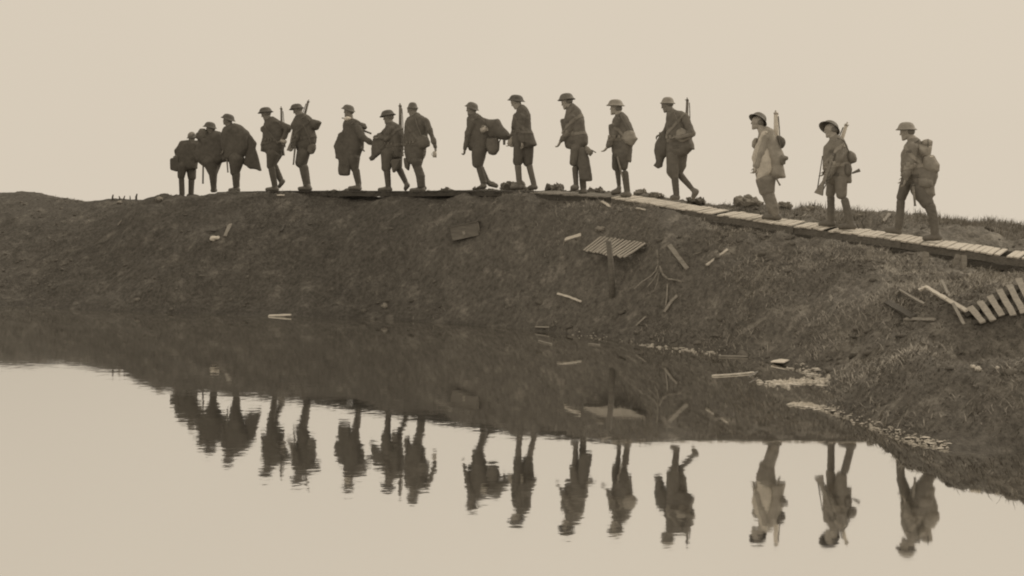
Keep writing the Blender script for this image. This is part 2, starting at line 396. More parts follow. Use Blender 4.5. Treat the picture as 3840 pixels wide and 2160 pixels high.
def basis(fwd, up=(0, 0, 1)):
    f = Vector(fwd).normalized(); l = Vector(up).cross(f).normalized(); u = f.cross(l)
    return f, l, u
def add_head(f, fr, spec, neckto):
    x, y, pitch, yaw = spec; c = fr.P((x, y), 0)
    p, w = math.radians(pitch), math.radians(yaw)
    fw = Vector((-math.cos(p) * math.cos(w), -math.cos(p) * math.sin(w), -math.sin(p)))
    F, Lf, U = basis(fw); C = Vector(c)
    def H(a, b, cc): return np.array(C + F * a + Lf * b + U * cc)
    f.ell(H(-.012, 0, .03), [F, Lf, U], (.1, .078, .095), .01)
    f.cone(H(.03, 0, .03), .07, H(.042, 0, -.062), .046, .02)
    f.ball(H(.074, 0, -.098), .021, .02)
    for s in (-1, 1):
        f.cone(H(-.01, s * .055, -.05), .018, H(.06, s * .022, -.09), .02, .02)
        f.cone(H(.09, s * .012, .036), .012, H(.078, s * .045, .03), .011, .01)
        f.ell(H(-.005, s * .079, -.004), [F, Lf, U], (.018, .01, .031), .006)
        f.ell(H(.094, s * .031, .012), [F, Lf, U], (.013, .016, .011), .0, True)
        f.ball(H(.079, s * .031, .012), .012, .003)
    f.cone(H(.095, 0, .02), .010, H(.109, 0, -.016), .014, .016)
    f.cone(H(.088, -.018, -.05), .008, H(.088, .018, -.05), .008, .006)
    f.cone(H(.086, -.014, -.064), .008, H(.086, .014, -.064), .008, .006)
    f.cone(H(-.025, 0, -.045), .056, np.array(neckto), .062, .02)
    return C, F, Lf, U

def add_hand(f, W, D, N, curl=.5, side=1):
    """wrist W, direction D, palm facing N; five separate digits"""
    D = Vector(D).normalized(); N = (Vector(N) - D * Vector(N).dot(D)).normalized(); S = D.cross(N).normalized() * side
    W = Vector(W)
    for o in (-.028, -.01, .01, .028):
        f.cone(np.array(W + S * o * .6), .017, np.array(W + D * .085 + S * o), .0135, .008)
    for o, ln, cu in ((-.033, .062, 1.15), (-.0115, .078, 1.0), (.0115, .084, .95), (.033, .074, .85)):
        p = W + D * .085 + S * o; d = D.copy(); ang = 0
        for k, sg in enumerate((.42, .33, .25)):
            ang += curl * cu * (.35, .7, .6)[k]
            d = D * math.cos(ang) + N * math.sin(ang); q = p + d * ln * sg
            f.cone(np.array(p), .0095 - .0006 * k, np.array(q), .0088 - .0006 * k, .003); p = q
    p = W + D * .025 + S * .03; d = (D * .7 + S * .6 + N * .35).normalized(); q = p + d * .04
    f.cone(np.array(p), .0125, np.array(q), .0105, .006)
    d = (D * .85 + S * .1 + N * .5).normalized(); f.cone(np.array(q), .0105, np.array(q + d * .032), .009, .003)

def helmet(fr, L, R, T, q, roll, m, parent, name='helmet', band=None, depth=.92):
    a, b, t = fr.P(L, q), fr.P(R, q), fr.P(T, q)
    c = (a + b) / 2; X = (b - a); B = np.linalg.norm(X) / 2; X = X / np.linalg.norm(X)
    Z = np.array([-X[2], 0, X[0]]); hgt = abs((t - c) @ Z)
    Y = np.array([0, 1, 0.]); r = math.radians(roll)     # positive: the underside turns to the camera
    Z2 = Z * math.cos(r) + Y * math.sin(r); Y2 = Y * math.cos(r) - Z * math.sin(r)
    prof = [(0, 1), (.22, .985), (.4, .935), (.55, .84), (.65, .7), (.72, .52), (.765, .36), (.81, .24), (.89, .11), (1, 0), (1.012, -.03), (.99, -.045), (.87, .05), (.77, .18), (.71, .33), (.65, .54), (.48, .8), (.2, .93), (0, .95)]
    n = 32; V = []; Fc = []
    for i, (pr, pz) in enumerate(prof):
        for j in range(n):
            th = 2 * math.pi * j / n
            dip = -.06 * math.cos(th * 2) * max(pr - .7, 0) * 0
            V.append(c + X * pr * B * math.cos(th) + Y2 * pr * B * depth * math.sin(th) + Z2 * (pz * hgt + dip))
    for i in range(len(prof) - 1):
        for j in range(n): Fc.append((i * n + j, i * n + (j + 1) % n, (i + 1) * n + (j + 1) % n, (i + 1) * n + j))
    o = link_mesh(name, V, np.array(Fc), m, parent)
    if band:
        V = []; Fc = []
        for pz, pr in ((.1, .8), (.24, .72), (.24, .76), (.1, .84)):
            for j in range(n):
                th = 2 * math.pi * j / n; V.append(c + X * pr * B * math.cos(th) + Y2 * pr * B * depth * math.sin(th) + Z2 * pz * hgt)
        for i in range(4):
            for j in range(n): Fc.append((i * n + j, i * n + (j + 1) % n, ((i + 1) % 4) * n + (j + 1) % n, ((i + 1) % 4) * n + j))
        link_mesh('helmet_band', V, np.array(Fc), band, o)
    return o

def veil_wool(i): return M['wool%d' % i]  # wool tone with the haze veil painted in
def webbing(tu, sp, seed, tone):
    """waist belt and cross strap: bands that follow the tunic's own surface"""
    me = tu.data; n = len(me.vertices); V = np.zeros(n * 3); me.vertices.foreach_get('co', V); V = V.reshape(-1, 3)
    Nn = np.zeros(n * 3); me.vertices.foreach_get('normal', Nn); Nn = Nn.reshape(-1, 3)
    Q = np.zeros(len(me.polygons) * 4, dtype=np.int32); me.loops.foreach_get('vertex_index', Q); Q = Q.reshape(-1, 4)
    w = sp[2] * .75 + sp[3] * .25; ax = sp[1] - sp[2]; ax = ax / np.linalg.norm(ax); sh = (sp[0] + sp[1]) / 2
    bands = [('belt', lambda P: (np.abs((P - w) @ ax) < .03))]
    d = np.array([.75, 0, .66]) if seed % 2 else np.array([-.7, 0, .71])
    bands.append(('cross_strap', lambda P: (np.abs((P - (w + sh) / 2) @ d) < .026) & ((P - w) @ ax > .03) & (np.abs((P - w)[:, 0]) < .45)))
    for nm, fn in bands:
        C = V[Q].mean(1); k = fn(C); q = Q[k]
        if len(q) < 6: continue
        ids, inv = np.unique(q, return_inverse=True); P = V[ids] + Nn[ids] * .007; P2 = V[ids] - Nn[ids] * .004
        m = len(ids); q1 = inv.reshape(-1, 4); E = {}
        for f in q1:
            for a, b in ((f[0], f[1]), (f[1], f[2]), (f[2], f[3]), (f[3], f[0])): E[(a, b)] = 1
        rim = [(b, a, a + m, b + m) for (a, b) in E if (b, a) not in E]
        F = np.concatenate([q1, q1[:, ::-1] + m] + ([np.array(rim)] if rim else []))
        link_mesh(nm, np.concatenate([P, P2]), F, M['wool%d' % min(tone + 1, 5)], tu.parent)

def pouches(tu, sp, seed, tone):
    """ammunition pouches and pocket flaps seated on the tunic's near side"""
    me = tu.data; n = len(me.vertices); V = np.zeros(n * 3); me.vertices.foreach_get('co', V); V = V.reshape(-1, 3)
    Nn = np.zeros(n * 3); me.vertices.foreach_get('normal', Nn); Nn = Nn.reshape(-1, 3)
    w = sp[2] * .75 + sp[3] * .25; ax = Vector(sp[1] - sp[2]).normalized()
    for da, dz, hw, hh, nm, th in ((-.13, .035, .03, .034, 'ammo_pouch', .03), (-.06, .035, .03, .034, 'ammo_pouch', .03), (.015, .03, .03, .034, 'ammo_pouch', .03), (-.02, -.15, .065, .03, 'pocket_flap', .008), (-.04, .24, .055, .026, 'pocket_flap', .008)):
        t = w + np.array(ax) * dz + np.array([da, 0, 0]); d = (V[:, 0] - t[0]) ** 2 + (V[:, 2] - t[2]) ** 2 + 9 * (Nn[:, 1] > -.3); i = int(np.argmin(d))
        if d[i] > .004: continue
        z = Vector(Nn[i]); x = Vector((0, 0, 1)).cross(z).normalized(); y = z.cross(x); c = Vector(V[i]); VV = []; FF = []
        for k, (sx, sy, sz) in enumerate(((-1, -1, -1), (1, -1, -1), (1, 1, -1), (-1, 1, -1), (-1, -1, 1), (1, -1, 1), (1, 1, 1), (-1, 1, 1))):
            s_ = 1 if sz < 0 else .86; VV.append(c + x * sx * hw * s_ + y * sy * hh * s_ + z * (sz * th if sz > 0 else -.012))
        FF = [(0, 3, 2, 1), (4, 5, 6, 7), (0, 1, 5, 4), (1, 2, 6, 5), (2, 3, 7, 6), (3, 0, 4, 7)]
        o = link_mesh(nm, VV, FF, M['wool%d' % (min(tone + 1, 5) if th > .02 else max(tone - 1, 0))], tu.parent, smooth=False)
        b = o.modifiers.new('edge', 'BEVEL'); b.width = .005; b.segments = 2

def person(crop, base, label, head, helm, tunic, arms, legs, tone=1, d=None, t=.35, spine=None, helm_m='steel_dark', band=None, roll=0, skin='skin', boots='leather', torsoT=.15, extra=None, seed=1, hq=0, group='soldiers walking in file along the bank', sock=None, puff2=None, helm_name='helmet'):
    fr = Fr(crop, base, d, t)
    loc = fr.o; rz = fr.ang; mm = fr.m
    wool = M['wool%d' % tone]; bf = Field(.0105)
    # body under the clothes
    sp = [fr.P((x, y)) for x, y in spine]
    rr = [.075, .1, .1, .105]
    for i in range(len(sp) - 1): bf.cone(sp[i], rr[min(i, 3)], sp[i + 1], rr[min(i + 1, 3)], .03)
    C, F, Lf, U = add_head(bf, fr, head, sp[0])
    sl = Field(.014)
    for pl in tunic:
        pts, T, q = (pl + (0,))[:3] if isinstance(pl, tuple) else (pl, torsoT, 0)
        sl.puff(fr.poly(pts, q), T, -q, .03)
    for ch, hand in arms:
        pts = [(fr.P((x, y), q), r / mm) for x, y, q, r in ch]
        for (a, ra), (b, rb) in zip(pts, pts[1:]):
            sl.cone(a, ra, b, rb, .03); bf.cone(a, max(ra - .018, .024), b, max(rb - .018, .022), .02)
        if hand:
            dx, dy, dq, curl, side, push = hand
            W = Vector(pts[-1][0]); D = Vector((dx, -dq, -dy)).normalized(); W2 = W + D * push
            bf.cone(np.array(W), .026, np.array(W2), .023, .01)
            add_hand(bf, W2, D, (-1, 0, -.2) if abs(dx) < .8 else (0, 0, -1), curl, side)
    br = Field(.014)
    bl = []; bo = []
    for lg in legs:
        q = lg['q']
        th = [(fr.P((x, y), q), r / mm) for x, y, r in lg['b']]
        for (a, ra), (b, rb) in zip(th, th[1:]):
            br.cone(a, ra, b, rb, .03); bf.cone(a, max(ra - .03, .04), b, max(rb - .03, .035), .02)
        pu = Field(.011); pp = [(fr.P((x, y), q), r / mm) for x, y, r in lg['p']]
        for (a, ra), (b, rb) in zip(pp, pp[1:]):
            pu.cone(a, ra, b, rb, .01); bf.cone(a, max(ra - .015, .03), b, max(rb - .015, .028), .02)
        bl.append(pu)
        b2 = Field(.011); an = pp[-1][0]; he = fr.P(lg['h'], q); to = fr.P(lg['t'], q + lg.get('tq', 0))
        ax = Vector(to - he); ln = ax.length; ax = ax / ln; A = np.array(ax)
        up = np.array([0, 0, .02])
        ra = pp[-1][1]
        b2.cone(an, max(ra, .045), he + A * .05 + up * 1.5, .045, .02)
        b2.cone(he + A * .03 + up * .5, .044, he + A * max(ln * .45, .06) + up * 1.3, .052, .02)
        b2.cone(he + A * ln * .45 + up * 1.2, .05, he + A * (ln - .035) + up * .8, .043, .02)
        b2.cone(he + A * .03 - up * .2, .03, he + A * (ln - .03) - up * .2, .03, .008)
        bo.append(b2)
    if spine: br.cone(sp[-1], .11, (sp[-1] + sp[-2]) / 2, .11, .04)
    if extra: extra(fr, bf, sl)
    body = field_obj('person', bf, M[skin], None, loc, rz, 0, it=1)
    tag(body, label, 'person', group)
    tu = field_obj('tunic', sl, wool, body, namp=.013, nscale=10, seed=seed, it=1)
    if seed not in (2, 3, 4, 7, 10, 15): webbing(tu, sp, seed, tone); pouches(tu, sp, seed, tone)
    field_obj('breeches', br, M['wool%d' % max(tone - (seed % 2), 0)], body, namp=.008, nscale=10, seed=seed + 3)
    for f in bl:
        o = field_obj('puttee', f, M[sock] if sock else M['wool%d' % max(tone - 1, 0)], body, namp=.003, nscale=20, seed=seed, it=1)
        if not sock:
            n = len(o.data.vertices); v = np.zeros(n * 3); o.data.vertices.foreach_get('co', v); v = v.reshape(-1, 3); c = v.mean(0)
            k = 1 + .055 * (np.mod((v[:, 2] + v[:, 0] * .5) / .062, 1) - .5); v[:, 1] = c[1] + (v[:, 1] - c[1]) * k
            ln = np.polyfit(v[:, 2], v[:, 0], 1); cx = np.polyval(ln, v[:, 2]); v[:, 0] = cx + (v[:, 0] - cx) * k
            o.data.vertices.foreach_set('co', v.ravel()); o.data.update()
    for f in bo: field_obj('boot', f, M[boots], body, namp=.002, nscale=25, seed=seed, it=1)
    if helm:
        helmet(fr, helm[0], helm[1], helm[2], hq, roll, M[helm_m], body, helm_name, M[band] if band else None)
        # hair under the rim
        hf = Field(.011); hf.ell(np.array(C + F * -.045 + U * .015), [F, Lf, U], (.075, .081, .07), .01)
        field_obj('hair', hf, M['leather'], body, it=1)
    # a belt with its buckle pouch
    fr.body = body
    return fr

def soft(fr, name, pts, T, q, m, label, cat, group=None, straps=(), namp=.008, nscale=10, seed=1, vox=.012, squash=1.0, lids=()):
    """a cloth or canvas thing: its outline given thickness, with strap children"""
    f = Field(vox); f.puff(fr.poly(pts, q), T, -q, .02, squash)
    o = field_obj(name, f, m, None, fr.o, fr.ang, namp, nscale, seed, it=1); tag(o, label, cat, group)
    for nm, ch, r in straps:
        g = Field(.009); P = [fr.P((x, y), qq) for x, y, qq in ch]
        for a, b in zip(P, P[1:]): g.cone(a, r, b, r, .004)
        field_obj(nm, g, M['pale1'] if m in (M['wool0'], M['wool1'], M['pale0']) else M['wool2'], o, it=1)
    for nm, pl, tt, qq, mt in lids:
        g = Field(.011); g.puff(fr.poly(pl, qq), tt, -qq, .01); field_obj(nm, g, mt, o, it=1)
    return o

def sweep(V, Fc, pts, rads, n=10, ex=1.0):
    """tube along a straight list of points; adds to V, Fc"""
    pts = [Vector(p) for p in pts]; b0 = len(V)
    d = (pts[-1] - pts[0]).normalized(); s = d.cross(Vector((0, 1, 0.01))).normalized(); u = s.cross(d)
    for p, r in zip(pts, rads):
        for j in range(n):
            th = 2 * math.pi * j / n; V.append(p + s * r * math.cos(th) + u * r * ex * math.sin(th))
    for i in range(len(pts) - 1):
        for j in range(n): Fc.append((b0 + i * n + j, b0 + i * n + (j + 1) % n, b0 + (i + 1) * n + (j + 1) % n, b0 + (i + 1) * n + j))
    Fc.append(tuple(b0 + j for j in range(n))[::-1]); e = b0 + (len(pts) - 1) * n; Fc.append(tuple(e + j for j in range(n)))

def rifle(fr, muzzle, butt, qm, qb, label, flip=1, full=True, wood='gunwood', fat=1.0, length=None, metal='gunmetal', group='rifles carried by the soldiers'):
    """muzzle and butt as crop pixels; stock, barrel, magazine, bolt, sights and sling"""
    A = Vector(fr.P(butt, qb)); B = Vector(fr.P(muzzle, qm)); ax = (B - A)
    Ln = ax.length; ax.normalize()
    if length: A = B - ax * length; Ln = length
    k = Ln / 1.13
    side = Vector((0, 1, 0)).cross(ax).normalized() * flip     # towards the trigger side
    th = Vector((0, 1, 0))
    pf = [(0, -.055, .062), (.015, -.06, .065), (.27, -.022, .03), (.33, -.016, .02), (.37, -.03, .016), (.42, -.032, .022), (.55, -.028, .022), (.8, -.024, .02), (1.06, -.02, .018)]
    V = []; Fc = []
    for s, lo, hi in pf:
        w = (.02 if s > .3 else .022) * fat
        for a, b in ((lo, -w), (lo, w), (hi, w), (hi, -w)):
            V.append(A + ax * s * k + side * (-a) * fat + th * b)
    for i in range(len(pf) - 1):
        for j in range(4): Fc.append((i * 4 + j, i * 4 + (j + 1) % 4, (i + 1) * 4 + (j + 1) % 4, (i + 1) * 4 + j))
    Fc += [(0, 1, 2, 3), tuple(range(len(V) - 4, len(V)))[::-1]]
    o = link_mesh('rifle', V, Fc, M[wood], None, fr.o, fr.ang, smooth=False); tag(o, label, 'rifle', group)
    mb = o.modifiers.new('edge', 'BEVEL'); mb.width = .006; mb.segments = 2
    V = []; Fc = []; sweep(V, Fc, [A + ax * .4 * k - side * .012, A + ax * 1.13 * k - side * .004], [.013 * fat, .0105 * fat]); link_mesh('barrel', V, Fc, M[metal], o)
    V = []; Fc = []; sweep(V, Fc, [A + ax * 1.055 * k, A + ax * 1.085 * k, A + ax * 1.1 * k], [.026 * fat, .026 * fat, .016 * fat]); sweep(V, Fc, [A + ax * 1.08 * k, A + ax * 1.08 * k - side * .045], [.006, .006], 6); link_mesh('nose_cap', V, Fc, M[metal], o)
    V = []; Fc = []; sweep(V, Fc, [A + ax * .4 * k + side * .02, A + ax * .47 * k + side * .075], [.024, .02], 8, .6); link_mesh('magazine', V, Fc, M[metal], o)
    V = []; Fc = []; sweep(V, Fc, [A + ax * .36 * k, A + ax * .36 * k + th * .04], [.006, .007], 6); sweep(V, Fc, [A + ax * .36 * k + th * .04, A + ax * .36 * k + th * .058], [.012, .012], 8); link_mesh('bolt_handle', V, Fc, M[metal], o)
    V = []; Fc = []; pr = None
    for i in range(9):
        s = i / 8; p = A + ax * (.12 + .9 * s) * k + side * (.04 + .025 * math.sin(math.pi * s))
        if pr is not None: sweep(V, Fc, [pr, p], [.009, .009], 6)
        pr = p
    link_mesh('sling', V, Fc, M['pale1'], o)
    return o
def stick(fr, name, a, b, qa, qb, r0, r1, m, label, cat, group=None, cap=True):
    A = fr.P(a, qa); B = fr.P(b, qb); V = []; Fc = []
    sweep(V, Fc, [A, A * .5 + B * .5, B], [r0, (r0 + r1) / 2, r1], 10, .6)
    o = link_mesh(name, V, Fc, m, None, fr.o, fr.ang); tag(o, label, cat, group)
    if cap:
        V = []; Fc = []; d = (B - A) / np.linalg.norm(B - A); sweep(V, Fc, [B - d * .012, B + d * .012], [r1 * 1.3, r1 * 1.1], 10, .7); link_mesh('tip', V, Fc, M['gunmetal'], o)
        V = []; Fc = []; sweep(V, Fc, [A - d * .01, A + d * .02], [r0 * 1.25, r0 * 1.25], 10, .7); link_mesh('collar', V, Fc, M['gunmetal'], o)
    return o
def mug(fr, a, b, q, r, m, label, rim=True):
    A = fr.P(a, q); B = fr.P(b, q); V = []; Fc = []; n = 20
    ax = Vector(B - A).normalized(); s = ax.cross(Vector((0, 1, .01))).normalized(); u = s.cross(ax)
    prof = [(0, 0), (r * .95, 0), (r, .01), (r, 1), (r * .92, 1), (r * .9, .03), (0, .03)]
    L_ = (Vector(B) - Vector(A)).length
    for pr, pz in prof:
        for j in range(n):
            thh = 2 * math.pi * j / n; V.append(Vector(A) + ax * pz * L_ + s * pr * math.cos(thh) + u * pr * math.sin(thh))
    for i in range(len(prof) - 1):
        for j in range(n): Fc.append((i * n + j, i * n + (j + 1) % n, (i + 1) * n + (j + 1) % n, (i + 1) * n + j))
    o = link_mesh('mug', V, Fc, m, None, fr.o, fr.ang); tag(o, label, 'mug', 'tin mugs carried by the soldiers')
    f = Field(.005); pr = None
    for i in range(7):
        t = i / 6; p = np.array(Vector(A) + ax * L_ * (.2 + .6 * t) + s * (r + .03 * math.sin(math.pi * t)))
        if pr is not None: f.cone(pr, .006, p, .006, .002)
        pr = p
    field_obj('handle', f, m, o, it=0)
    return o
BAY = 'scabbards hanging at the hips'; PKG = 'packs and bags on the soldiers'
BB, PP = 'b', 'p'
def leg(q, b, p, h, t, **k): return dict(q=q, b=b, p=p, h=h, t=t, **k)
# 1 far left, seen from behind
f = person(1, (370, 1290), 'stooping soldier at the left end of the file, seen from behind, carrying a square tin', (430, 552, 10, 60), ((366, 572), (494, 568), (430, 496)),
    [([(375, 598), (300, 606), (262, 660), (238, 720), (232, 800), (242, 1000), (330, 1030), (505, 1000), (508, 900), (560, 860), (565, 640), (490, 598)], .15)],
    [([(296, 650, .05, 42), (236, 745, .08, 34), (228, 822, .1, 27)], (0, 1, 0, 1.2, 1, .02)), ([(510, 650, 0, 40), (560, 600, .0, 30)], None)],
    [leg(.08, [(305, 950, 66), (288, 1090, 50)], [(292, 1120, 37), (300, 1335, 36)], (320, 1370), (240, 1372)), leg(-.08, [(420, 950, 70), (432, 1100, 56)], [(428, 1130, 41), (422, 1335, 36)], (450, 1360), (365, 1362))],
    tone=0, d=28.2, t=.1, spine=[(430, 620), (410, 720), (395, 830), (380, 930)], seed=2)
can = [(135, 852), (262, 803), (262, 1000), (225, 1030), (138, 1000)]
soft(f, 'fuel_tin', [(135, 848), (255, 818), (262, 1000), (228, 1030), (138, 1003)], .035, .14, M['wool0'], 'square dark tin hanging from the left hand of the last stooping soldier', 'tin', None, namp=.001,
     lids=[('handle', [(175, 850), (180, 815), (235, 800), (240, 830), (225, 830), (200, 826), (190, 852)], .012, .14, M['gunmetal'])], vox=.011)
# 2
f = person(1, (700, 1275), 'soldier with an arm round the stooping man, scabbard between them at the left end', (690, 462, 25, 35), ((585, 412), (768, 443), (690, 352)),
    [([(610, 480), (600, 540), (560, 600), (500, 660), (480, 800), (500, 885), (600, 975), (760, 960), (845, 905), (900, 895), (880, 700), (845, 500), (745, 462), (690, 500)], .15)],
    [([(610, 620, .1, 50), (540, 560, .12, 42), (520, 520, .12, 32)], (-.5, .5, 0, 1, 1, .01)), ([(800, 540, -.1, 48), (850, 660, -.05, 40)], None)],
    [leg(.03, [(690, 900, 105), (720, 1050, 62)], [(722, 1080, 54), (728, 1265, 36)], (760, 1290), (690, 1293)), leg(-.1, [(760, 900, 80), (730, 1050, 50)], [(722, 1080, 44), (735, 1260, 34)], (770, 1285), (690, 1290))],
    tone=0, t=.15, spine=[(695, 520), (700, 640), (715, 760), (720, 870)], seed=3)
soft(f, 'bundle', [(520, 478), (548, 438), (608, 440), (640, 480), (645, 560), (600, 600), (495, 585), (488, 545), (520, 520)], .09, .1, M['pale0'], 'dark rolled bundle held at the shoulder of the second soldier from the left', 'bundle', PKG)
stick(f, 'scabbard', (588, 860), (583, 1185), .1, .1, .024, .02, M['leather'], 'dark bayonet scabbard hanging straight down left of the second soldier', 'scabbard', BAY)
# 3
f = person(1, (1040, 1280), 'soldier with a loose cape falling behind him, third from the left', (922, 348, 28, 25), ((833, 286), (1018, 346), (926, 240)),
    [([(915, 400), (872, 420), (836, 498), (830, 640), (868, 700), (860, 880), (930, 900), (1040, 880), (1150, 820), (1215, 700), (1210, 490), (1110, 402), (1010, 362), (960, 380)], .15)],
    [([(900, 520, .1, 50), (880, 640, .12, 40), (868, 720, .12, 30)], (-.3, 1, 0, 1, 1, .01)), ([(1120, 520, -.1, 50), (1160, 650, -.05, 40)], None)],
    [leg(.03, [(1040, 860, 105), (1022, 1030, 68)], [(1032, 1060, 57), (1035, 1225, 42)], (1082, 1278), (932, 1288)), leg(-.1, [(1000, 880, 70), (1010, 1030, 50)], [(1035, 1060, 45), (1045, 1225, 38)], (1080, 1275), (960, 1285))],
    tone=0, t=.2, spine=[(965, 440), (1000, 560), (1030, 700), (1035, 840)], seed=4)
soft(f, 'cape', [(1100, 402), (1200, 488), (1265, 570), (1312, 640), (1298, 715), (1345, 860), (1380, 1012), (1355, 1022), (1300, 1002), (1220, 992), (1180, 950), (1132, 930), (1160, 800), (1180, 600)], .05, -.02, M['wool0'], 'long dark cape hanging behind the third soldier from the left', 'cape', None, namp=.012)
stick(f, 'scabbard', (908, 860), (922, 1033), .14, .14, .022, .016, M['leather'], 'dark scabbard against the thigh of the soldier with the cape', 'scabbard', BAY)
# 4
f = person(1, (1570, 1275), 'soldier with a rifle upright behind his shoulder, fourth from the left', (1442, 250, 20, 15), ((1335, 237), (1532, 208), (1425, 152)),
    [([(1425, 322), (1424, 388), (1400, 410), (1402, 520), (1395, 590), (1378, 640), (1373, 755), (1435, 772), (1450, 800), (1560, 830), (1640, 790), (1668, 700), (1690, 600), (1705, 520), (1700, 400), (1620, 330), (1525, 268), (1480, 300)], .15)],
    [([(1640, 380, .06, 48), (1735, 440, .08, 42), (1690, 560, .14, 32), (1660, 600, .16, 26)], (-.7, .5, .2, 1.2, 1, .01)), ([(1460, 440, -.1, 44), (1440, 560, -.1, 36), (1450, 640, -.05, 28)], (-.3, 1, 0, .8, -1, .01))],
    [leg(.04, [(1535, 790, 92), (1508, 950, 58)], [(1520, 985, 50), (1560, 1225, 38)], (1610, 1275), (1435, 1278)), leg(-.08, [(1580, 790, 84), (1535, 930, 50)], [(1560, 960, 46), (1640, 1140, 38)], (1685, 1150), (1612, 1250))],
    tone=0, t=.25, spine=[(1480, 340), (1520, 450), (1550, 580), (1555, 730)], seed=5)
soft(f, 'gas_mask_bag', [(1425, 385), (1368, 428), (1370, 478), (1392, 500), (1440, 505), (1450, 420)], .07, .02, M['pale0'], 'square dark bag on the chest of the fourth soldier from the left', 'bag', PKG, straps=[('strap', [(1430, 400, .1), (1470, 350, .12), (1500, 320, .1)], .01)])
soft(f, 'backpack', [(1640, 345), (1715, 370), (1785, 402), (1792, 430), (1760, 500), (1700, 510), (1650, 440)], .11, -.04, M['wool0'], 'drooping dark pack on the back of the fourth soldier from the left', 'backpack', PKG, straps=[('strap', [(1660, 400, .1), (1600, 350, .16), (1540, 340, .14)], .012)])
rifle(f, (1647, 140), (1660, 810), -.16, -.16, 'rifle standing upright behind the shoulder of the fourth soldier from the left')
mug(f, (1712, 625), (1645, 607), .2, .042, M['tin'], 'pale tin mug held at the hip of the fourth soldier from the left')
stick(f, 'scabbard', (1690, 560), (1698, 690), .12, .1, .02, .014, M['leather'], 'short dark scabbard below the mug of the fourth soldier', 'scabbard', BAY)
# 5
f = person(1, (1980, 1270), 'soldier with a slanting slung rifle and a bulging back pack, fifth from the left', (1873, 195, 25, 10), ((1762, 190), (1948, 156), (1848, 105)),
    [([(1845, 262), (1802, 348), (1784, 380), (1786, 420), (1815, 500), (1835, 560), (1830, 610), (1850, 680), (1870, 760), (1920, 800), (2000, 790), (2060, 720), (2112, 640), (2122, 560), (2100, 480), (2070, 400), (2062, 310), (1962, 220), (1920, 240)], .15)],
    [([(1900, 400, .12, 48), (1858, 560, .17, 40), (1812, 690, .18, 30)], (-.5, .8, 0, 1.3, 1, .01)), ([(1850, 400, -.12, 46), (1830, 520, -.12, 36), (1810, 640, -.08, 28)], (-.3, 1, 0, 1, -1, .01))],
    [leg(.05, [(1945, 780, 90), (1918, 900, 82)], [(1950, 975, 60), (1990, 1200, 46)], (2060, 1266), (1875, 1268)), leg(-.09, [(1950, 800, 80), (1935, 920, 66)], [(1965, 975, 52), (2005, 1200, 42)], (2058, 1262), (1930, 1266))],
    tone=0, t=.3, spine=[(1905, 280), (1940, 400), (1970, 540), (1955, 720)], seed=6)
soft(f, 'backpack', [(2010, 300), (2062, 312), (2160, 330), (2192, 356), (2172, 402), (2142, 460), (2110, 472), (2030, 460)], .12, -.02, M['wool0'], 'angular dark pack jutting from the back of the fifth soldier from the left', 'backpack', PKG, straps=[('strap', [(2040, 340, .12), (1980, 270, .14), (1920, 300, .16)], .012)])
soft(f, 'haversack', [(2010, 650), (2060, 640), (2116, 656), (2116, 720), (2086, 790), (2042, 796), (2000, 755)], .07, .06, M['pale0'], 'rounded haversack at the rear hip of the fifth soldier from the left', 'haversack', PKG, straps=[('strap', [(2050, 650, .14), (2000, 500, .18), (1940, 380, .18)], .01)])
rifle(f, (2020, 48), (1870, 640), -.16, -.12, 'rifle slung behind the neck of the fifth soldier, muzzle tilted right', flip=-1)
rifle(f, (1826, 380), (1755, 745), .0, .1, 'rifle carried butt down in front of the fifth soldier from the left', flip=1, fat=.9)
stick(f, 'scabbard', (1835, 690), (1812, 928), .2, .2, .026, .018, M['leather'], 'dark scabbard hanging in front of the thigh of the fifth soldier', 'scabbard', BAY)
# 6
f = person(2, (500, 1270), 'soldier with a pale cloth at his chin and a coat over his front arm', (392, 215, -2, 5), ((296, 165), (472, 215), (392, 118)),
    [([(345, 325), (322, 400), (322, 480), (300, 560), (300, 760), (340, 860), (460, 900), (520, 870), (560, 760), (588, 720), (590, 560), (575, 440), (545, 352), (466, 300), (410, 300)], .15)],
    [([(520, 440, .1, 55), (580, 560, .14, 48), (670, 620, .16, 36), (705, 640, .16, 28)], (1, .3, 0, 1.1, 1, .01)), ([(370, 440, -.1, 48), (300, 580, -.05, 42), (262, 680, .0, 34)], (-.3, 1, 0, 1, -1, .01))],
    [leg(.03, [(460, 850, 85), (470, 980, 58)], [(485, 1010, 50), (518, 1190, 36)], (556, 1265), (385, 1262)), leg(-.1, [(440, 850, 75), (480, 990, 48)], [(500, 1020, 42), (530, 1190, 34)], (560, 1260), (430, 1262))],
    tone=0, t=.35, spine=[(420, 340), (440, 460), (450, 620), (455, 780)], seed=7, helm_m='steel_mid')
soft(f, 'neck_cloth', [(345, 290), (368, 270), (418, 290), (412, 318), (375, 338), (335, 330), (320, 312)], .06, .1, M['white'], 'white cloth knotted round the throat of the soldier with the coat on his arm', 'cloth', None, namp=.004, vox=.009)
stick(f, 'pipe', (330, 300), (304, 300), .02, .02, .008, .01, M['leather'], 'small pipe in the mouth of the soldier with the white neck cloth', 'pipe', None)
soft(f, 'coat', [(325, 470), (250, 510), (228, 580), (186, 682), (208, 740), (208, 850), (250, 866), (250, 1080), (405, 1082), (408, 1000), (430, 850), (400, 640)], .06, .1, M['wool0'], 'long dark greatcoat draped over the arm of the soldier with the white neck cloth', 'coat', 'coats carried over the arm', namp=.012)
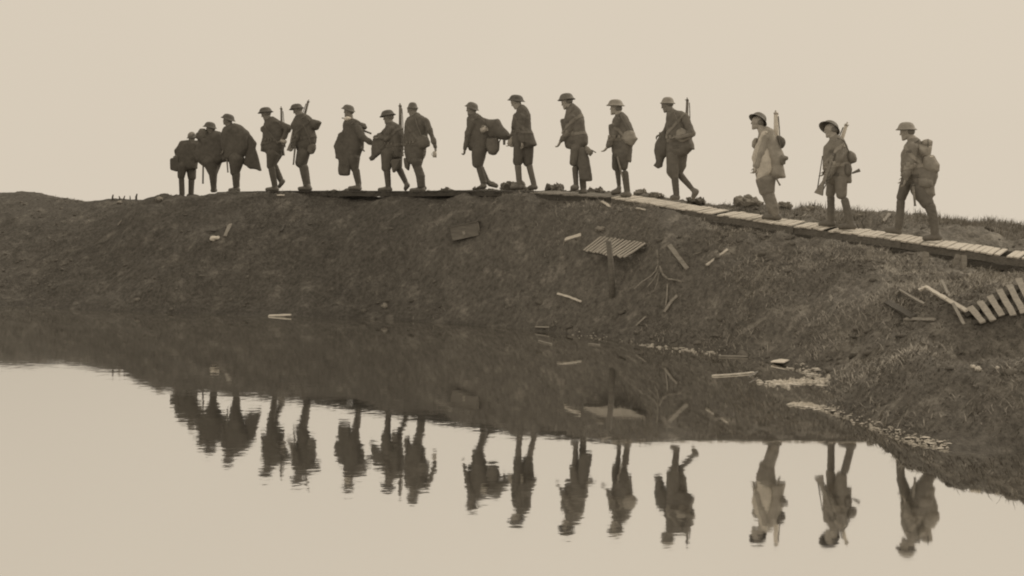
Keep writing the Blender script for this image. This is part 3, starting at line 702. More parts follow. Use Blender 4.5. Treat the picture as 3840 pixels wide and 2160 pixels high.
soft(f, 'backpack', [(500, 350), (560, 358), (612, 372), (640, 432), (612, 462), (540, 470), (500, 430)], .12, -.03, M['wool0'], 'small round-topped pack on the back of the sixth soldier from the left', 'backpack', PKG, straps=[('strap', [(560, 370, .1), (480, 330, .16), (430, 380, .16)], .012)])
stick(f, 'scabbard', (590, 470), (690, 508), .06, .06, .024, .018, M['leather'], 'dark handle sticking out behind the sixth soldier, under his pack', 'tool handle', None)
stick(f, 'scabbard', (560, 700), (600, 748), .16, .16, .02, .014, M['leather'], 'short scabbard end poking out behind the hip of the sixth soldier', 'scabbard', BAY)
# 7
f = person(2, (940, 1285), 'short soldier leaning forward with a coat in his arms, near a soldier holding a mug', (930, 300, 8, 10), ((817, 290), (1022, 244), (908, 190)),
    [([(908, 370), (893, 430), (868, 500), (850, 560), (840, 760), (880, 800), (985, 850), (1110, 850), (1130, 700), (1130, 500), (1090, 395), (1060, 378), (990, 340)], .15)],
    [([(960, 450, .12, 52), (900, 580, .16, 44), (810, 570, .18, 32)], (-1, .0, 0, 1, 1, .01)), ([(930, 440, -.1, 46), (850, 530, -.1, 38), (800, 530, -.06, 28)], (-1, .2, 0, 1, -1, .01))],
    [leg(.06, [(920, 780, 95), (902, 970, 68)], [(910, 1005, 48), (928, 1225, 38)], (975, 1278), (790, 1284)), leg(-.1, [(1040, 800, 85), (1060, 960, 56)], [(1085, 1010, 46), (1165, 1175, 34)], (1205, 1205), (1150, 1285))],
    tone=1, t=.35, spine=[(960, 380), (1000, 500), (1010, 640), (1000, 770)], seed=8)
soft(f, 'coat', [(845, 510), (800, 505), (735, 545), (720, 600), (702, 690), (702, 790), (662, 842), (688, 892), (735, 868), (835, 785), (900, 700), (900, 560)], .07, .12, M['wool1'], 'bundled coat hanging from the arms of the short forward-leaning soldier', 'coat', 'coats carried over the arm', namp=.014)
rifle(f, (1090, 98), (1092, 820), -.2, -.2, 'thick dark rifle upright between the seventh and eighth soldiers', fat=1.25)
soft(f, 'haversack', [(980, 850), (960, 900), (985, 1030), (1002, 1046), (1030, 1030), (1080, 950), (1110, 850)], .05, .1, M['wool1'], 'pointed cloth bag between the legs of the short leaning soldier', 'bag', PKG)
# 8
f = person(2, (1370, 1290), 'soldier swinging a can in his rear hand, helmet banded with white', (1255, 190, 18, 5), ((1186, 165), (1330, 165), (1258, 84)),
    [([(1225, 272), (1186, 300), (1155, 400), (1145, 560), (1165, 830), (1235, 935), (1370, 915), (1425, 800), (1440, 700), (1455, 540), (1470, 400), (1458, 300), (1400, 268), (1322, 222), (1280, 250)], .15)],
    [([(1440, 350, .12, 46), (1490, 470, .14, 40), (1545, 600, .14, 34), (1566, 690, .14, 27)], (.1, 1, 0, 1.2, 1, .01)), ([(1210, 400, -.12, 46), (1190, 560, -.12, 38), (1180, 680, -.08, 30)], (-.2, 1, 0, 1, -1, .01))],
    [leg(.06, [(1310, 900, 85), (1318, 960, 62)], [(1330, 985, 60), (1365, 1090, 60), (1375, 1215, 55)], (1425, 1288), (1220, 1292)), leg(-.08, [(1330, 880, 75), (1335, 960, 50)], [(1345, 985, 46), (1385, 1210, 46)], (1440, 1255), (1300, 1295))],
    tone=1, t=.4, spine=[(1275, 290), (1300, 420), (1310, 600), (1310, 820)], seed=9, helm_m='steel_mid', band='white')
soft(f, 'haversack', [(1300, 560), (1400, 520), (1462, 550), (1492, 620), (1494, 682), (1440, 712), (1340, 720)], .09, .1, M['pale0'], 'square haversack at the back of the soldier swinging a can', 'haversack', PKG, straps=[('strap', [(1380, 540, .2), (1320, 400, .2), (1290, 290, .14)], .012)])
soft(f, 'coat_tail', [(1135, 840), (1150, 970), (1208, 1022), (1226, 930), (1225, 850)], .05, .0, M['wool1'], 'dark coat hem hanging in front of the legs of the can-carrying soldier', 'coat', 'coats carried over the arm')
mug(f, (1557, 835), (1562, 752), .16, .04, M['tin'], 'pale can hanging from the rear hand of the soldier in the banded helmet')
stick(f, 'scabbard', (1425, 740), (1414, 830), .18, .18, .02, .014, M['leather'], 'short scabbard behind the hip of the soldier swinging a can', 'scabbard', BAY)
# 9
f = person(3, (430, 1245), 'soldier bowed under a large pack with dangling straps, left of centre', (292, 300, 4, 0), ((212, 250), (376, 312), (308, 208)),
    [([(262, 374), (240, 402), (236, 520), (226, 600), (232, 700), (268, 805), (360, 830), (490, 820), (520, 700), (530, 500), (452, 405), (352, 338), (300, 350)], .15)],
    [([(300, 460, .14, 46), (245, 600, .17, 40), (222, 730, .18, 32), (208, 785, .18, 26)], (-.15, 1, 0, 1.6, 1, .005)), ([(420, 470, -.1, 46), (430, 600, -.1, 36)], None)],
    [leg(.04, [(385, 810, 98), (365, 960, 68)], [(392, 1030, 42), (440, 1190, 42)], (470, 1250), (395, 1262)), leg(-.08, [(390, 810, 90), (380, 970, 60)], [(405, 1030, 44), (480, 1185, 36)], (500, 1225), (615, 1252))],
    tone=1, t=.4, spine=[(320, 385), (350, 500), (375, 620), (385, 770)], seed=10, helm_m='steel_mid')
soft(f, 'backpack', [(440, 400), (520, 418), (625, 412), (665, 490), (722, 550), (782, 627), (742, 672), (700, 680), (640, 668), (600, 660), (540, 700), (470, 620)], .17, -.05, M['wool1'], 'very large dark pack bulging far out behind the bowed soldier left of centre', 'backpack', PKG, straps=[('strap', [(470, 430, .14), (380, 370, .18), (320, 430, .16)], .012), ('dangling_strap', [(655, 650, .0), (632, 700, .0), (630, 740, 0)], .014)])
soft(f, 'haversack', [(480, 640), (610, 640), (636, 735), (632, 800), (592, 855), (556, 866), (500, 846), (470, 760)], .1, .05, M['pale0'], 'sagging haversack below the very large pack of the bowed soldier', 'haversack', PKG)
stick(f, 'roll', (694, 650), (694, 735), .0, .0, .03, .026, M['leather'], 'small dark roll dangling under the corner of the very large pack', 'roll', None, cap=False)
mug(f, (412, 562), (480, 530), .2, .055, M['tin'], 'pale enamel mug strapped under the arm of the bowed soldier')
# 10
f = person(3, (980, 1250), 'soldier with head bent and pale knee stockings walking behind the very large pack', (842, 210, 28, 0), ((741, 183), (944, 200), (840, 115)),
    [([(858, 275), (850, 332), (814, 362), (798, 470), (790, 546), (832, 552), (805, 610), (800, 690), (812, 770), (940, 790), (1070, 755), (1096, 738), (1050, 620), (1016, 530), (1014, 360), (985, 290), (930, 225), (890, 250)], .15)],
    [([(900, 400, .14, 50), (880, 560, .17, 42), (900, 660, .18, 34), (915, 690, .18, 28)], (.1, 1, 0, .9, 1, .0)), ([(870, 400, -.12, 46), (830, 540, -.12, 38), (780, 680, -.08, 30)], (-.5, 1, 0, 1, -1, .01))],
    [leg(.07, [(875, 760, 64), (860, 940, 62)], [(864, 1000, 42), (884, 1230, 34)], (925, 1262), (770, 1270)), leg(-.07, [(990, 750, 72), (988, 950, 60)], [(1005, 995, 40), (1065, 1240, 33)], (1100, 1265), (990, 1275))],
    tone=1, t=.5, spine=[(890, 285), (920, 400), (925, 550), (925, 700)], seed=11, helm_m='steel_dark', sock='wool2', skin='skin_pale')
soft(f, 'haversack', [(800, 610), (775, 650), (740, 680), (738, 740), (775, 762), (812, 766), (830, 690)], .07, -.02, M['pale3'], 'pale round bag held against the front of the head-bent soldier', 'bag', PKG)
# 11
f = person(4, (470, 1300), 'soldier with a chest bag reaching forward, long coat hanging by his legs', (282, 215, 14, 0), ((176, 192), (380, 162), (273, 96)),
    [([(285, 288), (262, 400), (240, 440), (240, 600), (255, 690), (275, 782), (330, 792), (450, 830), (535, 722), (530, 620), (512, 580), (500, 510), (490, 420), (440, 290), (346, 212), (320, 250)], .15)],
    [([(340, 400, .14, 54), (300, 560, .17, 44), (232, 660, .18, 36), (205, 690, .18, 29)], (-.6, 1, 0, .8, 1, .005)), ([(420, 420, -.14, 50), (440, 560, -.14, 40)], None)],
    [leg(.08, [(400, 780, 74), (362, 950, 52)], [(385, 1030, 40), (397, 1235, 30)], (425, 1268), (330, 1275)), leg(-.02, [(440, 800, 88), (460, 1000, 60)], [(472, 1060, 46), (485, 1260, 40)], (525, 1320), (430, 1330))],
    tone=2, t=.55, spine=[(350, 290), (370, 430), (385, 570), (390, 720)], seed=12, helm_m='steel_mid', skin='skin_pale')
soft(f, 'gas_mask_bag', [(262, 412), (210, 412), (205, 440), (230, 580), (245, 600), (290, 590)], .09, .02, M['pale1'], 'tall box-shaped bag on the chest of the soldier with the long hanging coat', 'bag', PKG, straps=[('strap', [(270, 420, .1), (320, 340, .16), (370, 270, .12)], .012)])
soft(f, 'coat', [(430, 760), (520, 760), (548, 880), (572, 1000), (596, 1182), (510, 1188), (440, 1160), (420, 950)], .06, .1, M['wool1'], 'long straight coat hanging beside the legs of the tenth soldier from the left', 'coat', 'coats carried over the arm', namp=.01)
soft(f, 'mess_tin', [(512, 742), (548, 752), (600, 800), (606, 835), (576, 882), (530, 850), (508, 800)], .07, .1, M['pale2'], 'pale mess tin bag tilted out behind the soldier with the long coat', 'mess tin', PKG, straps=[('handle', [(590, 800, .1), (640, 830, .1)], .012)])
# 12
f = person(4, (1020, 1345), 'soldier in a level wide helmet reaching forward, pouch bulging behind his hip', (888, 292, -6, 0), ((776, 250), (992, 250), (877, 172)),
    [([(885, 352), (860, 420), (850, 470), (825, 500), (808, 680), (838, 770), (842, 830), (875, 885), (960, 930), (1075, 960), (1090, 760), (1110, 640), (1105, 560), (1070, 470), (1030, 380), (965, 318), (920, 340)], .15)],
    [([(900, 440, .14, 52), (860, 600, .17, 44), (810, 730, .18, 35), (790, 755, .18, 29)], (-.75, .8, 0, .6, 1, .005)), ([(1000, 460, -.14, 50), (1020, 600, -.14, 40)], None)],
    [leg(-.12, [(900, 860, 62), (890, 1010, 55)], [(912, 1050, 38), (928, 1265, 22)], (948, 1320), (830, 1335)), leg(.05, [(975, 880, 85), (985, 1000, 52)], [(1000, 1090, 44), (1028, 1310, 38)], (1075, 1358), (945, 1362))],
    tone=2, t=.55, spine=[(930, 360), (950, 480), (960, 620), (960, 800)], seed=13, helm_m='steel_pale', skin='skin_pale')
soft(f, 'gas_mask_bag', [(860, 468), (800, 482), (806, 600), (820, 640), (870, 640)], .09, .02, M['pale1'], 'square bag high on the chest of the soldier with the level wide helmet', 'bag', PKG, straps=[('strap', [(860, 480, .1), (900, 400, .16), (950, 340, .12)], .012)])
soft(f, 'pouch', [(1000, 570), (1060, 552), (1110, 565), (1135, 630), (1162, 655), (1130, 702), (1098, 752), (1010, 718), (965, 660)], .1, .1, M['pale3'], 'light grey pouch behind the hip of the soldier in the level wide helmet', 'pouch', PKG, straps=[('strap', [(1050, 560, .2), (980, 440, .2), (940, 360, .14)], .012)])
stick(f, 'walking_stick', (905, 880), (975, 1150), .16, .16, .018, .014, M['wood_grey'], 'light stick hanging beside the knee of the soldier with the pouch', 'stick', None, cap=False)
# 13
f = person(4, (1650, 1380), 'soldier with his rear foot lifted and a sack bag hanging in front', (1522, 248, 14, 0), ((1438, 222), (1618, 222), (1530, 143)),
    [([(1520, 325), (1512, 400), (1512, 540), (1505, 700), (1512, 880), (1640, 900), (1770, 860), (1820, 806), (1862, 802), (1850, 720), (1815, 655), (1800, 520), (1770, 430), (1762, 340), (1690, 315), (1602, 288), (1560, 310)], .15)],
    [([(1740, 400, .14, 52), (1830, 590, .17, 40), (1720, 640, .2, 34), (1640, 640, .2, 28)], (-1, .1, 0, .8, 1, .0)), ([(1560, 430, -.12, 46), (1510, 560, -.1, 38), (1460, 600, -.05, 30)], (-.8, .3, 0, 1, -1, .01))],
    [leg(.05, [(1590, 880, 84), (1590, 1060, 74), (1610, 1120, 55)], [(1618, 1160, 46), (1637, 1370, 36)], (1672, 1392), (1560, 1398)), leg(-.1, [(1700, 850, 74), (1700, 990, 56), (1670, 1100, 40)], [(1685, 1110, 44), (1835, 1285, 30)], (1893, 1300), (1835, 1405))],
    tone=2, t=.6, spine=[(1575, 330), (1620, 450), (1650, 620), (1650, 800)], seed=14, helm_m='steel_pale', band='white', skin='skin')
soft(f, 'sack', [(1505, 580), (1470, 578), (1416, 580), (1432, 612), (1372, 720), (1358, 820), (1386, 942), (1350, 992), (1412, 1032), (1462, 1005), (1482, 900), (1520, 872), (1560, 700)], .09, .06, M['wool1'], 'long dark sack tied near its end, hanging before the soldier with the lifted foot', 'sack', PKG, namp=.01)
rifle(f, (1772, 150), (1745, 800), -.16, -.14, 'thin rifle upright behind the soldier with the lifted rear foot')
soft(f, 'backpack', [(1740, 420), (1775, 435), (1868, 610), (1822, 656), (1740, 640)], .09, -.06, M['wool2'], 'wedge-shaped pack behind the elbow of the soldier with the lifted foot', 'backpack', PKG)
soft(f, 'haversack', [(1640, 560), (1700, 520), (1790, 580), (1815, 660), (1700, 710), (1630, 660)], .08, .14, M['pale3'], 'pale haversack at the side of the soldier with the lifted rear foot', 'haversack', PKG, straps=[('strap', [(1680, 540, .24), (1640, 420, .22), (1600, 330, .16)], .012)])
# 14
f = person(5, (520, 1270), 'soldier in a tilted-back helmet with a pale cape over his shoulders', (350, 235, -4, 0), ((258, 168), (452, 246), (352, 112)),
    [([(375, 310), (356, 400), (350, 480), (335, 600), (330, 780), (345, 860), (450, 880), (560, 850), (658, 830), (640, 750), (625, 690), (640, 600), (600, 500), (560, 400), (520, 302), (440, 262), (410, 300)], .15)],
    [([(430, 400, .14, 50), (400, 560, .18, 42), (345, 700, .2, 32)], (-.3, 1, 0, 1, 1, .01)), ([(400, 400, -.14, 46), (360, 560, -.14, 38), (330, 700, -.1, 30)], (-.3, 1, 0, 1, -1, .01))],
    [leg(.06, [(440, 860, 108), (450, 960, 88)], [(465, 1010, 68), (520, 1160, 62), (545, 1225, 44)], (605, 1270), (400, 1272)), leg(-.1, [(440, 860, 95), (440, 960, 76)], [(465, 1010, 55), (515, 1220, 42)], (560, 1268), (430, 1270))],
    tone=4, t=.6, spine=[(405, 320), (440, 450), (450, 600), (445, 780)], seed=15, helm_m='steel_mid', skin='skin_pale', roll=35, boots='leather2')
soft(f, 'cape', [(352, 436), (320, 500), (305, 540), (290, 620), (315, 700), (312, 752), (345, 782), (335, 850), (400, 862), (500, 780), (500, 640), (460, 520), (420, 430), (470, 320), (400, 320)], .06, .16, M['pale5'], 'pale waterproof cape over the front of the soldier with the tilted-back helmet', 'cape', None, namp=.014)
soft(f, 'gas_mask_bag', [(350, 396), (315, 402), (290, 440), (288, 492), (320, 520), (360, 480)], .07, .0, M['pale3'], 'round-edged bag on the chest of the soldier with the pale cape', 'bag', PKG)
rifle(f, (551, 98), (551, 760), -.14, -.14, 'pale rifle upright behind the soldier with the pale cape', wood='gunwood_pale', fat=1.6, metal='tin')
soft(f, 'mess_tin', [(560, 372), (600, 372), (640, 400), (656, 430), (654, 475), (622, 515), (580, 500), (560, 440)], .08, -.04, M['wool1'], 'dark rounded mess tin on the back of the soldier with the pale cape', 'mess tin', PKG, straps=[('strap', [(590, 380, .06), (590, 440, .06), (600, 500, .06)], .01)])
soft(f, 'haversack', [(560, 520), (634, 580), (682, 600), (682, 636), (656, 645), (654, 686), (600, 700), (540, 620)], .09, .02, M['pale2'], 'haversack with loose flaps low on the back of the soldier with the pale cape', 'haversack', PKG)
stick(f, 'scabbard', (548, 830), (592, 908), .16, .16, .018, .014, M['wood_grey'], 'light scabbard tip below the pack of the soldier with the pale cape', 'scabbard', BAY)
# 15
f = person(5, (1310, 1350), 'soldier carrying a rifle butt down, wide helmet pushed back off his face', (1150, 315, 4, 0), ((1018, 262), (1246, 330), (1120, 206)),
    [([(1138, 388), (1128, 430), (1068, 488), (1060, 600), (1056, 692), (1092, 712), (1085, 870), (1200, 905), (1320, 895), (1370, 888), (1366, 740), (1345, 620), (1330, 510), (1285, 402), (1212, 352), (1180, 370)], .15)],
    [([(1240, 460, .14, 52), (1230, 620, .19, 46), (1150, 760, .22, 38), (1125, 820, .22, 30)], (-.35, 1, 0, 1.2, 1, .005)), ([(1130, 500, -.14, 46), (1100, 640, -.12, 38), (1090, 740, -.08, 30)], (-.5, 1, 0, 1, -1, .01))],
    [leg(-.08, [(1170, 860, 66), (1142, 1000, 54)], [(1147, 1050, 42), (1150, 1290, 38)], (1195, 1340), (1015, 1345)), leg(.07, [(1255, 860, 72), (1262, 1010, 58)], [(1300, 1080, 42), (1358, 1310, 40)], (1420, 1370), (1228, 1372))],
    tone=3, t=.6, spine=[(1180, 400), (1210, 520), (1225, 660), (1225, 810)], seed=16, helm_m='steel_mid', skin='skin_pale', roll=40, boots='leather2')
rifle(f, (1325, 225), (1130, 870), -.16, -.12, 'pale slanting rifle slung behind the neck of the soldier with the pushed-back helmet', wood='gunwood_pale', fat=1.25, metal='tin', flip=-1)
rifle(f, (1185, 560), (1015, 1010), .26, .26, 'rifle held butt down before the knees of the soldier with the pushed-back helmet', wood='wood_grey', fat=1.15)
stick(f, 'walking_stick', (1055, 600), (1003, 940), .05, .1, .008, .01, M['leather'], 'thin dark cane in front of the soldier carrying a rifle butt down', 'stick', None)
soft(f, 'backpack', [(1330, 530), (1365, 535), (1410, 565), (1432, 620), (1424, 662), (1360, 682), (1320, 620)], .1, -.02, M['pale2'], 'round pack on the back of the soldier with the pushed-back helmet', 'backpack', PKG, straps=[('strap', [(1350, 560, .12), (1290, 430, .16), (1220, 400, .16)], .012)])
soft(f, 'spoon_bag', [(1300, 660), (1368, 690), (1380, 740), (1370, 800), (1320, 830), (1290, 760)], .08, .08, M['pale1'], 'dark bag at the rear hip of the soldier with two rifles', 'bag', PKG)
stick(f, 'tool_handle', (1378, 782), (1462, 746), .06, .06, .012, .03, M['leather'], 'dark spoon-like tool sticking out behind the soldier with two rifles', 'tool handle', None, cap=False)
# 16
f = person(6, (650, 1190), 'last soldier at the right, striding under a tall stack of packs', (505, 195, 6, 0), ((396, 168), (598, 163), (500, 93)),
    [([(508, 258), (472, 340), (447, 375), (440, 410), (446, 520), (482, 545), (438, 596), (462, 612), (560, 640), (640, 700), (765, 690), (800, 600), (790, 520), (700, 480), (660, 400), (650, 280), (600, 242), (545, 235)], .15), ([(560, 600), (770, 600), (760, 690), (776, 782), (745, 796), (740, 832), (660, 860), (570, 800), (550, 700)], .14, .02)],
    [([(560, 340, .14, 50), (540, 460, .18, 42), (500, 580, .2, 34), (490, 620, .2, 28)], (-.2, 1, 0, .9, 1, .005)), ([(520, 360, -.14, 44), (490, 480, -.14, 36), (470, 590, -.1, 28)], (-.3, 1, 0, .9, -1, .01))],
    [leg(-.08, [(505, 650, 60), (450, 800, 46)], [(446, 840, 39), (438, 975, 38), (420, 1090, 36)], (450, 1130), (295, 1112)), leg(.06, [(620, 720, 85), (690, 850, 62)], [(720, 890, 50), (752, 990, 40), (766, 1130, 38)], (828, 1185), (650, 1192))],
    tone=3, t=.6, spine=[(555, 260), (570, 360), (590, 480), (590, 620)], seed=17, helm_m='steel_pale', skin='skin_pale', boots='leather2')
soft(f, 'blanket_roll', [(640, 270), (660, 258), (705, 254), (744, 272), (742, 300), (738, 330), (660, 345), (640, 310)], .14, -.02, M['wool4'], 'rolled blanket topping the stack of packs on the last soldier at the right', 'blanket roll', PKG, straps=[('strap', [(700, 256, .1), (700, 300, .13), (700, 340, .1)], .01)])
soft(f, 'backpack', [(590, 250), (640, 300), (738, 320), (730, 390), (720, 420), (650, 440), (600, 400)], .14, .02, M['wool4'], 'upper pack between blanket roll and lower pack on the last soldier at the right', 'backpack', PKG, straps=[('strap', [(620, 260, .1), (560, 300, .17), (530, 400, .17)], .012)])
soft(f, 'lower_pack', [(650, 420), (700, 400), (760, 402), (788, 460), (810, 492), (804, 560), (740, 585), (650, 540)], .14, .05, M['pale3'], 'lower pack with a white top flap on the last soldier at the right', 'backpack', PKG, lids=[('flap', [(670, 440), (715, 412), (758, 408), (748, 424), (700, 444)], .03, .12, M['white'])])
soft(f, 'haversack', [(600, 620), (680, 610), (745, 640), (752, 690), (700, 720), (610, 700)], .07, .14, M['wool3'], 'flat haversack on the hip of the last soldier at the right', 'haversack', PKG)
stick(f, 'scabbard', (560, 680), (578, 875), .2, .2, .022, .016, M['wood_grey'], 'grey scabbard hanging between the striding legs of the last soldier at the right', 'scabbard', BAY)
# ------------------------------------------------------------------ duckboards
def box_into(V, Fc, o, ax, ay, az, x0, x1, y0, y1, z0, z1):
    b = len(V)
    for x, y, z in ((x0, y0, z0), (x1, y0, z0), (x1, y1, z0), (x0, y1, z0), (x0, y0, z1), (x1, y0, z1), (x1, y1, z1), (x0, y1, z1)):
        V.append(o + ax * x + ay * y + az * z)
    Fc += [(b, b + 3, b + 2, b + 1), (b + 4, b + 5, b + 6, b + 7), (b, b + 1, b + 5, b + 4), (b + 1, b + 2, b + 6, b + 5), (b + 2, b + 3, b + 7, b + 6), (b + 3, b, b + 4, b + 7)]
def rough_box(V, Fc, o, ax, ay, az, x0, x1, y0, y1, z0, z1, n=5, j=.004):
    """a sawn board with slightly uneven edges along its length (x)"""
    b = len(V)
    for i in range(n + 1):
        t = i / n; x = x0 + (x1 - x0) * t
        for y, z in ((y0, z0), (y1, z0), (y1, z1), (y0, z1)):
            V.append(o + ax * (x + rng.uniform(-j, j) * (i in (0, n)) * 2) + ay * (y + rng.uniform(-j, j)) + az * (z + rng.uniform(-j, j) * .6))
    for i in range(n):
        for k in range(4): Fc.append((b + i * 4 + k, b + i * 4 + (k + 1) % 4, b + (i + 1) * 4 + (k + 1) % 4, b + (i + 1) * 4 + k)[::-1])
    Fc.append((b, b + 1, b + 2, b + 3)); e = b + n * 4; Fc.append((e, e + 1, e + 2, e + 3)[::-1])

DBL = ['dark duckboard at the left end of the walkway, under the striding fourth soldier', 'dark muddy duckboard under the feet of the fifth soldier from the left', 'dark muddy duckboard under the soldier with the white neck cloth',
       'dark duckboard under the short leaning soldier and the can carrier', 'muddy duckboard beside the plank lying on the crest', 'muddy duckboard in front of the soldier with the pale knee stockings',
       'worn duckboard in front of the soldier with the long hanging coat', 'duckboard where the pale slats begin, under the soldier in the level helmet', 'pale duckboard just behind the soldier with the lifted foot',
       'bleached duckboard under the soldier with the pale cape', 'bleached duckboard under the soldier with two rifles', 'bleached duckboard under the last soldier at the right', 'bleached duckboard running out of the picture at the right edge', 'bleached duckboard at the far lower right end of the walkway']
pth = []
for u in np.arange(575, 3150, 2.0):
    a = (u - CX) / F_; y = float(path_y(a)); pth.append((a * y, y, float(path_z(a))))
pth = np.array(pth); sl_ = np.concatenate([[0], np.cumsum(np.linalg.norm(np.diff(pth, axis=0), axis=1))])
def onpath(s): return Vector([float(np.interp(s, sl_, pth[:, i])) for i in range(3)])
SEG = 1.72; nseg = int(sl_[-1] / SEG)
for i in range(nseg):
    A = onpath(i * SEG + .003); B = onpath((i + 1) * SEG - .003)
    ax = (B - A).normalized(); ay = Vector((-ax.y, ax.x, 0)).normalized(); az = ax.cross(ay)
    Ln = (B - A).length
    off = rng.uniform(-.015, .015); A = A + ay * off; A.z += rng.uniform(-.004, .004)
    xm = (A.x + B.x) / 2
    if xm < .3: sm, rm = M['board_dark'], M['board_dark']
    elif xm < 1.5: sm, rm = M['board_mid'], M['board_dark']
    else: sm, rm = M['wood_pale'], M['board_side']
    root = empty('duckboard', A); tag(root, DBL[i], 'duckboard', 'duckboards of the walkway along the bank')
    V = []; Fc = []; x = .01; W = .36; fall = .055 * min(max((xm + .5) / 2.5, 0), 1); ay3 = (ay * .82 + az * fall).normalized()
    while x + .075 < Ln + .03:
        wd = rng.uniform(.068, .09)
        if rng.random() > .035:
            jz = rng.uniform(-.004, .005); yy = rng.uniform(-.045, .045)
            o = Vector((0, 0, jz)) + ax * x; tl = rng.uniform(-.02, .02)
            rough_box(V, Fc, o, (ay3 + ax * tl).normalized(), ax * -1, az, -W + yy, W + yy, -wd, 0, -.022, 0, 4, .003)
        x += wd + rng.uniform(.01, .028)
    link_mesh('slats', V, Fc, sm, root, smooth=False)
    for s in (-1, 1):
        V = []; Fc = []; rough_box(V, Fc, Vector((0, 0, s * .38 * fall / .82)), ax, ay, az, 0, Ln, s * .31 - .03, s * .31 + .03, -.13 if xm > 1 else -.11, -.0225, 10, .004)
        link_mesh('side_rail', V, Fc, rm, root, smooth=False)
    if xm > 1.2:
        V = []; Fc = []; rough_box(V, Fc, Vector((0, 0, -.03)), ax, ay, az, -.1, Ln - .15, -.4, -.33, -.21, -.135, 8, .008)
        link_mesh('ground_runner', V, Fc, M['board_dark'], root, smooth=False)
def short_prop(u, v0, v1, lean, label):
    p = hit(u, v1 + 3); top = Vector(((u + lean - CX) / F_ * p.y, p.y + .03, CH - (v0 - HZ) / F_ * p.y))
    V = []; Fc = []; d = top - p; z = d.normalized(); x = Vector((1, 0, 0)); y = z.cross(x).normalized(); x = y.cross(z)
    rough_box(V, Fc, Vector((0, 0, -.05)), z, x, y, 0, d.length + .05, -.035, .035, -.03, .03, 4, .006)
    o = link_mesh('support_stake', V, Fc, M['wood_grey'], None, p, smooth=False); tag(o, label, 'stake', 'stakes holding up the walkway')
short_prop(2326, 634, 664, 4, 'short pale stake under the walkway, below the last soldier')
short_prop(2396, 640, 668, 14, 'slanting short stake under the walkway, nearer the right edge')
short_prop(2424, 642, 674, 2, 'upright short stake beside a slanting one under the walkway')
short_prop(2188, 628, 652, 0, 'short dark gap-side stake under the walkway, left of the last soldier')

# ------------------------------------------------------------------ timber and litter on the bank
def frame_between(a, b, n=None):
    z = (b - a).normalized(); n = n or gnormal((a.x + b.x) / 2, (a.y + b.y) / 2); y = n.cross(z).normalized(); return z, y, z.cross(y) * -1
def plank(pts, w, th, m, label, name='plank', cat='plank', group='loose timber scattered on the bank', lift=.03, water=False, r=None):
    P = [hit(u, v, water) for u, v in pts]
    for p in P: p.z += lift
    root = None; o0 = P[0].copy(); V = []; Fc = []
    for a, b in zip(P, P[1:]):
        x, y, z = frame_between(a, b, Vector((0, 0, 1)) if water else None)
        rough_box(V, Fc, a - o0, x, y, z, -.01, (b - a).length + .01, -w / 2, w / 2, -th / 2, th / 2, 6, min(w, .05) * .12)
    o = link_mesh(name, V, Fc, m, None, o0, smooth=False); tag(o, label, cat, group); return o
TG = 'loose timber scattered on the bank'
wp, wg, wd_ = M['wood_pale'], M['wood_grey'], M['wood_dark']
plank([(698, 495), (715, 495)], .035, .02, wp, 'tiny pale chip of wood just under the walkway, below the fourth soldier', 'wood_chip', 'chip')
plank([(297, 570), (306, 558)], .03, .02, wg, 'small pale stick slanting on the far left of the bank', 'stick', 'stick')
plank([(473, 584), (544, 583)], .07, .02, wd_, 'dark level plank on the left of the bank beside a white rag')
plank([(566, 598), (579, 569)], .075, .02, wg, 'upright grey board end beside the white rag on the left of the bank')
plank([(707, 586), (715, 569)], .05, .02, wd_, 'faint board fragment on the bank below the fifth soldier')
plank([(677, 797), (731, 795)], .04, .02, wp, 'bright lone stick at the left waterline', 'stick', 'stick', lift=.02)
plank([(1146, 477), (1190, 464)], .09, .045, wg, 'thick squared timber lying on the crest beside the bowed soldier', lift=.06)
plank([(1422, 609), (1460, 597)], .065, .025, wp, 'short pale board up left of the tilted duckboard panel')
plank([(1404, 745), (1434, 755), (1461, 764)], .035, .02, wp, 'thin pale slat low on the bank below the tilted duckboard panel', 'stick', 'stick')
plank([(1683, 624), (1728, 682)], .075, .03, wg, 'grey plank sliding down the slope right of the tilted panel')
plank([(1779, 671), (1829, 634)], .045, .025, wp, 'long pale stick slanting up the bank below the soldier with the lifted foot', 'stick', 'stick')
plank([(1679, 722), (1678, 748), (1675, 775)], .022, .015, wg, 'thin upright lath stuck in the bank below the bare twig bush', 'lath', 'lath')
plank([(1703, 750), (1690, 765), (1672, 789)], .055, .02, wg, 'split grey lath lying below the bare twig bush', 'lath', 'lath')
plank([(1601, 824), (1623, 803)], .03, .015, wg, 'small stick leaning near the waterline right of centre', 'stick', 'stick')
plank([(1347, 828), (1380, 829)], .03, .015, wg, 'upper thin stick at the waterline near the middle', 'stick', 'stick')
plank([(1356, 859), (1387, 867)], .03, .015, wg, 'lower slanting stick floating near the middle waterline', 'stick', 'stick', lift=.01, water=True)
plank([(1482, 866), (1507, 869)], .025, .015, wg, 'short pale stick afloat near the middle of the bank foot', 'stick', 'stick', lift=.01, water=True)
plank([(1514, 512), (1524, 517), (1533, 525)], .05, .012, wp, 'curled pale splinter below the duckboard end under the level-helmet soldier', 'wood_chip', 'chip')
plank([(1602, 529), (1622, 533)], .03, .015, wp, 'small pale splinter under the rail left of the soldier with the lifted foot', 'wood_chip', 'chip')
plank([(1886, 564), (1910, 562)], .04, .02, M['stone'], 'small white chip caught under the rail beneath the pale-caped soldier', 'wood_chip', 'chip', lift=.08)
plank([(2232, 765), (2297, 805)], .09, .025, wd_, 'broad dark plank in the timber heap at the right')
